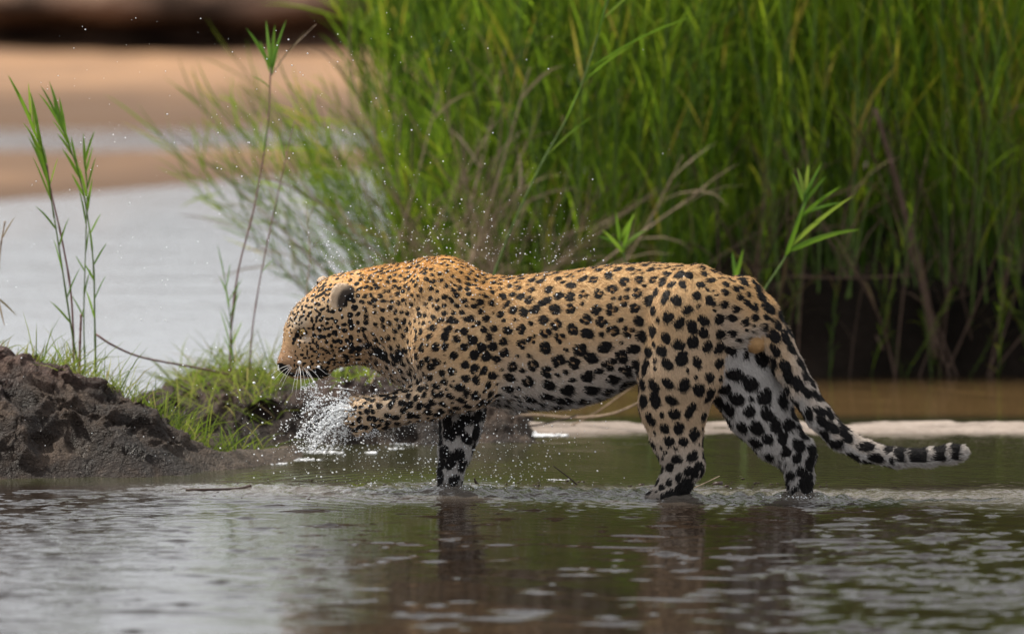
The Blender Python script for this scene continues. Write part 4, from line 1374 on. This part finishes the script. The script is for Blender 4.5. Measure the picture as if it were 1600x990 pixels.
def up_leaves(r, t0, t1, n, lmin, lmax, tilt, spread, w0=0.006, w1=0.010):
    out = []
    for k in range(n):
        t = t0 + (t1 - t0) * (k + 0.5 * r.random()) / n
        L = r.uniform(lmin, lmax)
        a = math.radians(tilt + (1 if k % 2 else -1) * r.uniform(4, spread))
        out.append((t, L * math.sin(a), -L * math.cos(a), r.uniform(w0, w1), r.uniform(0.0, 0.3)))
    return out
r5 = np.random.default_rng(77)
Y1 = 1.15
near_reed('tallest green reed on the mud mound, tipped with a brush of upright leaves',
    [P(128, 600, Y1), P(112, 515, Y1), P(88, 360, Y1), P(68, 250, Y1 - .02), P(42, 170, Y1 - .03)],
    up_leaves(r5, 0.58, 1.0, 13, 55, 95, -14, 14, 0.007, 0.011) + up_leaves(r5, 0.25, 0.55, 5, 35, 60, -8, 34, 0.004, 0.007))
near_reed('green reed with two leafy shoots, second tallest on the mud mound',
    [P(150, 600, Y1 + .1), P(148, 500, Y1 + .1), P(145, 400, Y1 + .1), P(128, 290, Y1 + .08), P(105, 220, Y1 + .05), P(88, 180, Y1 + .05)],
    up_leaves(r5, 0.55, 1.0, 12, 40, 75, -20, 13, 0.007, 0.011) + up_leaves(r5, 0.2, 0.5, 6, 30, 55, 4, 34, 0.004, 0.007))
near_reed('slender green reed standing straight beside the leafy one on the mound',
    [P(134, 600, Y1 + .15), P(131, 500, Y1 + .15), P(134, 380, Y1 + .15), P(136, 290, Y1 + .13), P(131, 250, Y1 + .13)],
    up_leaves(r5, 0.55, 1.0, 8, 35, 60, 2, 14, 0.006, 0.009) + up_leaves(r5, 0.25, 0.5, 4, 28, 45, 0, 34, 0.004, 0.006), 0.0024, 0.001)
near_reed('bare purplish stem leaning among the reeds on the mound',
    [P(116, 600, Y1 + .05), P(112, 470, Y1 + .05), P(98, 380, Y1 + .05), P(80, 300, Y1 + .05), P(73, 255, Y1 + .05)],
    [(0.8, 14, -45, 0.004, 0.1), (0.93, -6, -40, 0.004, 0.1)], 0.0034, 0.0022, M_STEMPURPLE)
near_reed('short bare brown stem standing in the grass on the mound',
    [P(124, 600, Y1 - .05), P(125, 540, Y1 - .05), P(127, 490, Y1 - .05)], [(0.9, 4, -20, 0.003, 0.1)], 0.004, 0.0032, M_STEMPURPLE)
near_reed('dry reed stem cut by the picture edge above the mound',
    [P(-6, 600, Y1), P(-4, 470, Y1), P(0, 395, Y1), P(8, 345, Y1)], [(0.8, 18, -35, 0.005, 0.2), (0.35, 24, 30, 0.006, 0.8), (0.35, 10, 45, 0.006, 0.8)], 0.0034, 0.002, M_DRYSTEM, M_DRY)
Y2 = 1.95
near_reed('tall thin reed before the pale pool with a tuft of leaves at its tip',
    [P(362, 640, Y2), P(360, 540, Y2), P(371, 430, Y2), P(398, 320, Y2), P(418, 200, Y2), P(423, 105, Y2)],
    [(1.0, -34, -62, 0.013, 0.2), (1.0, -8, -72, 0.012, 0.05), (0.99, 6, -70, 0.012, 0.05), (1.0, 22, -74, 0.010, 0.1), (0.98, -16, -50, 0.010, 0.1), (0.97, 12, -48, 0.010, 0.1),
     (0.93, -28, -22, 0.004, 0.5), (0.72, 8, -60, 0.005, 0.0), (0.25, 12, -80, 0.004, 0.0), (0.2, -14, -60, 0.004, 0.1)], 0.0036, 0.0018, M_STEMPURPLE)
near_reed('dry seed spike crossing the tip of the tall thin reed',
    [P(424, 118, Y2), P(450, 82, Y2), P(494, 38, Y2)], [(0.3, 40, -50, 0.003, 0.0)], 0.002, 0.0008, M_DRYSTEM, M_DRY, 'seed_spike', 'seed spike')
near_reed('thin bare purplish stem nearest the head, before the pale pool',
    [P(390, 640, Y2 + .05), P(392, 540, Y2 + .05), P(404, 450, Y2 + .05), P(424, 350, Y2 + .05), P(446, 250, Y2 + .05), P(460, 190, Y2 + .05)],
    [(0.6, 10, -40, 0.004, 0.1), (0.8, -10, -42, 0.004, 0.1), (0.45, 20, -24, 0.003, 0.2)], 0.0028, 0.0012, M_STEMPURPLE)
near_reed('small pale green reed shoot at the foot of the tall thin reed',
    [P(366, 640, Y2 - .04), P(364, 560, Y2 - .04), P(358, 480, Y2 - .04), P(350, 430, Y2 - .04)],
    up_leaves(r5, 0.35, 1.0, 9, 30, 55, -4, 32, 0.004, 0.006), 0.0022, 0.001)
near_reed('leafless dark stem with fine twigs between the pool and the reeds',
    [P(478, 640, 2.4), P(476, 500, 2.4), P(484, 400, 2.4), P(478, 330, 2.4)], [(0.7, 25, -30, 0.003, 0.1), (0.8, -20, -36, 0.003, 0.1), (0.9, 14, -40, 0.003, 0.1), (0.6, -24, -10, 0.003, 0.4)], 0.003, 0.0012, M_DRYSTEM, M_DRY)
YB = 1.9
near_reed('broad-leaved green reed rising behind the rump',
    [P(1165, 668, YB), P(1168, 560, YB), P(1186, 470, YB), P(1228, 400, YB), P(1252, 330, YB), P(1258, 300, YB)],
    [(0.60, 42, -120, 0.015, 0.05), (0.62, 106, -42, 0.016, 0.35), (0.64, 92, -84, 0.014, 0.2), (0.60, 26, -80, 0.014, 0.05), (0.76, 60, -55, 0.012, 0.2), (0.78, 66, -22, 0.010, 0.25),
     (0.86, 34, -44, 0.012, 0.1), (0.88, -16, -46, 0.012, 0.1), (0.95, 22, -46, 0.012, 0.1), (0.97, -10, -42, 0.012, 0.1), (1.0, 4, -44, 0.012, 0.0), (0.92, 8, -52, 0.012, 0.0), (0.9, 26, -60, 0.010, 0.1)], 0.004, 0.002)
near_reed('small upright leaf shoot just peeping over the top of the rump',
    [P(1160, 664, YB + .2), P(1158, 540, YB + .2), P(1150, 430, YB + .2)], [(0.95, -6, -48, 0.014, 0.05), (0.98, 10, -46, 0.012, 0.05), (0.9, -2, -34, 0.012, 0.05)], 0.003, 0.002)
near_reed('long bare-stemmed reed arching up to the picture top behind the shoulder',
    [P(738, 655, 2.1), P(748, 560, 2.1), P(772, 430, 2.1), P(832, 285, 2.1), P(900, 155, 2.1), P(945, 20, 2.1), P(962, -60, 2.1)],
    [(0.55, 70, -70, 0.006, 0.25), (0.70, 75, -62, 0.007, 0.25), (0.72, 160, -98, 0.008, 0.3), (0.78, 20, -90, 0.006, 0.0), (0.82, 80, -70, 0.007, 0.3), (0.90, -14, -80, 0.006, 0.1), (0.9, 60, -60, 0.006, 0.2), (0.62, 24, -60, 0.005, 0.1)], 0.0042, 0.002)
near_reed('short bright green reed shoot above the middle of the back',
    [P(1020, 662, 2.2), P(1008, 540, 2.2), P(980, 420, 2.2), P(968, 375, 2.2)],
    [(0.9, -34, -20, 0.012, 0.4), (0.88, 36, -32, 0.013, 0.3), (1.0, -6, -44, 0.012, 0.0), (1.0, 22, -42, 0.012, 0.1), (0.82, -30, -38, 0.012, 0.2), (0.84, 16, -60, 0.012, 0.05)], 0.0035, 0.002)
# arching dry runner over the mound's grass
lone_tube('dry_vine', 'long reddish-brown dry runner arching down through the grass to the small bank', 'runner', [P(150, 522, 1.3), P(178, 540, 1.3), P(222, 558, 1.4), P(300, 573, 1.6), P(372, 588, 1.9), P(430, 606, 2.1), P(455, 622, 2.1)], 0.0034, 0.0024, M_STEMPURPLE, 30)
# fallen dry stalks on the sandbar under the belly
lone_tube('fallen_stalk', 'long dry stalk lying over the sandbar under the belly, bent upward at the hind leg', 'fallen stalk', [P(762, 654, 2.0), P(830, 648, 2.0), P(900, 652, 1.95), P(960, 645, 1.9), P(1012, 622, 1.85)], 0.0042, 0.003, M_DRYSTEM, 24)
lone_tube('fallen_stalk', 'thin pale stalk slanting up from the sandbar toward the groin', 'fallen stalk', [P(885, 668, 2.0), P(930, 645, 1.95), P(985, 606, 1.9)], 0.0026, 0.0018, M_DRYSTEM, 16)
lone_tube('fallen_stalk', 'dark stick lying in the debris just behind the standing foreleg', 'fallen stalk', [P(752, 676, 1.6), P(790, 668, 1.65), P(850, 662, 1.7), P(905, 648, 1.75)], 0.0032, 0.0022, M_TWIG, 16)
# broken twigs under the chest
lone_tube('bank_twig', 'brown twig slanting up from the small bank under the jaw', 'twig', [P(555, 660, 1.7), P(575, 610, 1.7), P(600, 560, 1.75), P(612, 545, 1.75)], 0.0045, 0.003, M_DRYSTEM, 12)
lone_tube('bank_twig', 'thinner dark twig slanting up between the paw and the chest', 'twig', [P(585, 650, 1.75), P(605, 610, 1.75), P(625, 580, 1.8)], 0.003, 0.002, M_TWIG, 12)

# grass, nobody could count it
def grass_patch():
    acc = Acc()
    mv = np.zeros(len(MOUND.vertices) * 3); MOUND.vertices.foreach_get('co', mv); mv = mv.reshape(-1, 3)
    mpx, mpy = project(mv)
    r = np.random.default_rng(99)
    def sow(cands, n, lmin, lmax, wid, hue0, spread, leanx=0.0):
        for q in cands[r.integers(0, len(cands), n)]:
            L = r.uniform(lmin, lmax)
            d = (r.normal(leanx, spread), r.normal(0, spread), 1.0)
            v, f = blade(q + np.array((r.normal(0, .006), r.normal(0, .006), -0.01)), d, L, wid * r.uniform(0.6, 1.3), r.uniform(0.1, 1.1), None, 3, r.normal(0, 0.5))
            acc.add(v, f, float(np.clip(r.normal(hue0, 0.22), 0, 1)))
    depth = mv[:, 1] - np.interp(mv[:, 0], [-3.0, -1.46, -0.95, -0.66], [0.95, 0.88, 0.80, 1.0])
    back = (mv[:, 2] > 0.02) & (depth > 0) & (depth < 0.55)
    sow(mv[back & (mpx > -60) & (mpx < 170)], 620, 0.035, 0.10, 0.0030, 0.68, 0.5)
    sow(mv[back & (mpx > 60) & (mpx < 300)], 560, 0.06, 0.19, 0.0028, 0.56, 0.45, 0.1)
    sow(mv[back & (mpx > 200) & (mpx < 420)], 180, 0.06, 0.18, 0.0034, 0.45, 0.45)
    b2 = v2[(v2[:, 2] > 0.05)]
    bx_, by_ = project(b2)
    sow(b2[(bx_ > 270) & (bx_ < 440) & (b2[:, 1] < B0 + .75)], 430, 0.08, 0.22, 0.0032, 0.58, 0.8)
    sow(b2[(bx_ > 400) & (bx_ < 780) & (b2[:, 1] < B0 + .9) & (b2[:, 1] > B0 + 0.12)], 420, 0.04, 0.16, 0.0045, 0.5, 0.6)
    return acc.mesh('grass')
tag(link('grass', grass_patch(), M_GRASS), kind='stuff')

# ------------------------------------------------------------------ spray, foam, floating bits
def ico():
    t = (1 + 5 ** 0.5) / 2
    v = np.array([(-1, t, 0), (1, t, 0), (-1, -t, 0), (1, -t, 0), (0, -1, t), (0, 1, t), (0, -1, -t), (0, 1, -t), (t, 0, -1), (t, 0, 1), (-t, 0, -1), (-t, 0, 1)], float)
    v /= np.linalg.norm(v[0])
    f = np.array([(0, 11, 5), (0, 5, 1), (0, 1, 7), (0, 7, 10), (0, 10, 11), (1, 5, 9), (5, 11, 4), (11, 10, 2), (10, 7, 6), (7, 1, 8), (3, 9, 4), (3, 4, 2), (3, 2, 6), (3, 6, 8), (3, 8, 9), (4, 9, 5), (2, 4, 11), (6, 2, 10), (8, 6, 7), (9, 8, 1)])
    return v, f
IV, IF = ico()
def balls(name, pos, rad, squash=None):
    n = len(pos)
    sc = np.ones((n, 3)) if squash is None else squash
    v = pos[:, None, :] + IV[None] * (rad[:, None] * sc)[:, None, :]
    f = IF[None] + (np.arange(n) * 12)[:, None, None]
    return mesh_from(name, v.reshape(-1, 3), f.reshape(-1, 3))
b = Nodes('water_drop')
p_ = b.n('BsdfPrincipled')
b.set(p_.inputs['Base Color'], (0.93, 0.95, 0.97)); b.set(p_.inputs['Roughness'], 0.05); b.set(p_.inputs['IOR'], 1.333); b.set(p_.inputs['Transmission Weight'], 0.15)
b.surf(p_.outputs[0])
M_DROP = b.m
r6 = np.random.default_rng(123)
pos, rad = [], []
def drop(px, py, Y, r_px):
    pos.append(P(px, py, Y)); rad.append(r_px * PXM)
def size(lo=0.5, hi=2.2):
    return lo + (hi - lo) * r6.random() ** 3.0
for k in range(950):      # thrown up round the paw
    drop(r6.normal(560, 78), r6.normal(655, 50), r6.normal(0.10, 0.06), size(0.45, 2.0))
for k in range(620):       # falling from the chin
    t = r6.random()
    drop(r6.normal(487 + 6 * t, 5 + 13 * t), 598 + 108 * t, r6.normal(0.08, 0.02), size(0.5, 1.5))
for k in range(650):       # over the pool behind the legs
    drop(r6.uniform(520, 1000) * .55 + .45 * r6.normal(700, 120), r6.uniform(640, 762), r6.normal(0.1, 0.15), size(0.5, 1.7))
for k in range(420):       # above the back
    x = r6.uniform(500, 930)
    drop(x, np.interp(x, [500, 600, 700, 800, 930], [425, 410, 395, 415, 410]) - abs(r6.normal(0, 45)), r6.normal(0.1, 0.2), size(0.45, 1.4))
for k in range(560):       # scattered through the air
    drop(r6.normal(420, 260), r6.uniform(20, 720), r6.normal(0.1, 0.3), size(0.4, 1.5))
for (x, y, r_) in ((468, 566, 3.4), (482, 574, 2.6), (498, 573, 2.8), (427, 590, 2.6), (397, 598, 2.6), (491, 597, 2.6), (530, 603, 2.4), (588, 609, 2.6)):
    drop(x, y, -0.02, r_)
# curved sheets of spray flung from the toes: chains of beads
strand_v, strand_f, strand_n = [], [], 0
def strand(pts, r):
    global strand_n
    v, f = tube(pts, np.asarray(r) * PXM, 4, True)
    strand_v.append(v); strand_f.extend(tuple(i + strand_n for i in q) for q in f); strand_n += len(v)
for k in range(34):
    x0, y0 = 552 + r6.normal(0, 5), 640 + r6.normal(0, 12)
    vx, vy = r6.uniform(18, 105), r6.normal(26, 26)
    g_ = r6.uniform(55, 120); yy = r6.normal(0.03, 0.05)
    tmax = min(1.3, (vy + math.sqrt(max(1.0, vy * vy + 4 * g_ * (706 - y0)))) / (2 * g_))
    def fly(t):
        return x0 - vx * t, y0 - vy * t + g_ * t * t
    if k % 3 == 0:       # the film pulled out by the toes before it breaks
        t0 = r6.uniform(0.05, 0.4) * tmax; t1 = t0 + r6.uniform(0.12, 0.35) * tmax
        strand([P(*fly(t), yy) for t in np.linspace(t0, t1, 10)], 0.30 + 0.30 * np.sin(np.linspace(0, 3.14, 10)) * r6.uniform(0.5, 1.2))
    wid = r6.uniform(0.5, 3.0)
    for j in range(int(r6.uniform(40, 95))):
        t = tmax * r6.random() ** r6.uniform(0.6, 1.3)
        x, y = fly(t)
        drop(x + r6.normal(0, 0.3 + wid * t), y + r6.normal(0, 0.3 + wid * t), yy + r6.normal(0, 0.01), size(0.4, 2.1))
for k in range(30):        # ropes thrown straight off the toes
    a = math.radians(r6.uniform(120, 215)); L = r6.uniform(30, 95); sag = r6.uniform(0.0, 0.35)
    x0, y0 = 552 + r6.normal(0, 4), 640 + r6.normal(0, 14)
    for j in range(int(L * 0.5)):
        u = r6.random() ** 0.8
        drop(x0 + L * u * math.cos(a) + r6.normal(0, .3 + u), y0 - L * u * math.sin(a) * 0.7 + sag * L * u * u + r6.normal(0, .3 + u), r6.normal(0.02, 0.02), size(0.4, 1.7))
    strand([P(x0 + L * u * math.cos(a), y0 - L * u * math.sin(a) * 0.7 + sag * L * u * u, 0.01) for u in np.linspace(0.05, r6.uniform(0.4, 0.9), 9)], np.linspace(0.6, 0.2, 9) * r6.uniform(0.4, 1.0))
for (fx, fy) in ((702, 766), (1050, 775), (1248, 781)):   # little collars of splash at the feet
    for k in range(90):
        drop(fx + r6.normal(0, 22), fy - abs(r6.normal(0, 5)), ground_at(fx, fy)[1] + r6.normal(0, 0.05), size(0.4, 1.3))
for k in range(9):         # tight curls below the paw
    R1 = 10 + 3.0 * k
    for j in range(40):
        a = math.radians(r6.uniform(170, 330))
        drop(578 + R1 * 1.2 * math.cos(a) + r6.normal(0, .6) - k * 2.5, 672 - R1 * 0.6 * math.sin(a) - 6 + r6.normal(0, .6), 0.0 + r6.normal(0, .01), size(0.4, 1.0))
pos = np.array(pos); rad = np.array(rad)
ok = pos[:, 2] > 0.004
tag(link('water_droplets', balls('water_droplets', pos[ok], rad[ok]), M_DROP), kind='stuff')
tag(link('water_strands', mesh_from('water_strands', np.concatenate(strand_v), strand_f), M_DROP), kind='stuff')

# beads of water clinging to the coat
pw = (bpx < 1000) & (BN[:, 1] < 0.1) & (BV[:, 2] > 0.02)
cand = np.flatnonzero(pw)
w_ = np.interp(bpx[cand], [430, 600, 760, 900, 1000], [1.0, 1.0, 0.8, 0.35, 0.1]); w_ /= w_.sum()
q = r6.choice(cand, 1500, p=w_)
rb_ = np.array([size(0.45, 1.5) for _ in q]) * PXM
tag(link('water_beads', balls('water_beads', BV[q] + BN[q] * 0.004, rb_), M_DROP), kind='stuff')

# foam: little flattened bubbles lying on the water
fp, fr, fs = [], [], []
def foam(px, py, rx, ry, n, r0=1.5, r1=4.0, hgt=0.4):
    for k in range(n):
        a, d = r6.random() * 6.28, r6.random() ** 0.6
        g = ground_at(px + rx * d * math.cos(a), py + ry * d * math.sin(a))
        fp.append(g + np.array((0, 0, 0.001))); fr.append(r6.uniform(r0, r1) * PXM); fs.append((1.5, 1.5, hgt * r6.uniform(0.6, 1.2)))
foam(500, 706, 26, 2.4, 60, 0.8, 2.4); foam(525, 707, 14, 1.6, 24, 0.8, 2); foam(472, 718, 30, 2.0, 60, 0.8, 2.4); foam(420, 724, 34, 1.6, 60, 1, 2.5)
foam(632, 693, 26, 1.8, 50, 0.8, 2.0); foam(618, 701, 14, 1.4, 24, .8, 1.8); foam(580, 707, 9, 1.5, 30, 1, 2.5)
foam(800, 675, 48, 2.2, 150, 1.5, 4); foam(850, 680, 36, 1.8, 90, 1.5, 3.5); foam(775, 660, 26, 2.4, 90, 1.5, 4); foam(345, 672, 22, 2.2, 60, 1.2, 3)
foam(640, 662, 22, 1.8, 40, 1.2, 3)
for (cx, cy) in ((705, 768), (1052, 777), (1250, 783)):
    foam(cx, cy, 38, 3.0, 130, 0.5, 1.5)
for k in range(14):
    foam(r6.uniform(560, 1310), r6.normal(760, 7), r6.uniform(6, 30), r6.uniform(0.5, 1.2), int(r6.integers(8, 26)), 0.6, 1.6)
fp, fr, fs = np.array(fp), np.array(fr), np.array(fs)
tag(link('foam', balls('foam', fp, fr, fs), M_FOAM), kind='stuff')
# fleck of grit and bits carried on the shallow ridge
gp, gr, gs = [], [], []
for k in range(260):
    x = r6.uniform(300, 1300); y = r6.normal(764, 7)
    gp.append(ground_at(x, y) + np.array((0, 0, 0.002))); gr.append(r6.uniform(0.6, 1.8) * PXM); gs.append((r6.uniform(1, 2.5), 1.0, 0.7))
tag(link('floating_grit', balls('floating_grit', np.array(gp), np.array(gr), np.array(gs)), M_TWIG), kind='stuff')

# floating twigs and leaves
def on_water(px, py, dz=0.004):
    return ground_at(px, py) + np.array((0, 0, dz))
lone_tube('floating_twig', 'flat dark reddish twig floating on the water before the mud mound', 'twig', [on_water(290, 767), on_water(330, 767), on_water(372, 766), on_water(392, 765, .01)], 0.004, 0.006, M_TWIG, 14)
lone_tube('floating_twig', 'thin slanting stick poking out of the water between fore and hind legs', 'twig', [P(905, 760, ground_at(905, 760)[1]), P(888, 745, ground_at(905, 760)[1]), P(864, 727, ground_at(905, 760)[1])], 0.0026, 0.0012, M_TWIG, 12)
lone_tube('floating_twig', 'short twig stub sticking up just behind the standing forefoot', 'twig', [on_water(746, 757, 0), P(743, 752, ground_at(746, 757)[1]), P(741, 746, ground_at(746, 757)[1])], 0.005, 0.0018, M_TWIG, 8)
lone_tube('floating_twig', 'pale thin straw lying on the water behind the near hind foot', 'twig', [on_water(1085, 764), on_water(1105, 757, .008), on_water(1124, 750, .012)], 0.0018, 0.0014, M_DRYSTEM, 8)
def clod(px, py, w, hgt, label):
    v = IV * np.array((w, w * 0.8, hgt)); 
    v = v + np.stack([vnoise(v, 60, 3), vnoise(v, 60, 4), vnoise(v, 60, 5)], 1) * w * 0.35
    tag(link('mud_clod', mesh_from('mud_clod', v, IF), M_TWIG, None, on_water(px, py, 0.0)), label, 'mud clod')
clod(1122, 757, 0.020, 0.011, 'larger dark clod of mud breaking the water between the hind legs')
clod(1136, 760, 0.009, 0.006, 'small dark clod of mud beside the larger one between the hind legs')
clod(1003, 758, 0.012, 0.006, 'low dark clod of mud just ahead of the near hind foot')
def water_leaf(px, py, label, hue):
    g = on_water(px, py, 0.002)
    root = Acc()
    for (dx, dz, L) in ((0.010, 0.5, 0.028), (-0.012, 1.2, 0.020), (0.02, 0.3, 0.02)):
        v, f = blade((0, 0, 0), (dx * 60, 0.1, dz), L, 0.010, 0.5, None, 4, 0.3)
        root.add(v, f, hue)
    o = link('floating_leaf', root.mesh('floating_leaf'), M_GRASS, None, g)
    tag(o, label, 'leaf')
water_leaf(557, 763, 'curled yellow-green leaf floating before the standing forefoot', 0.75)
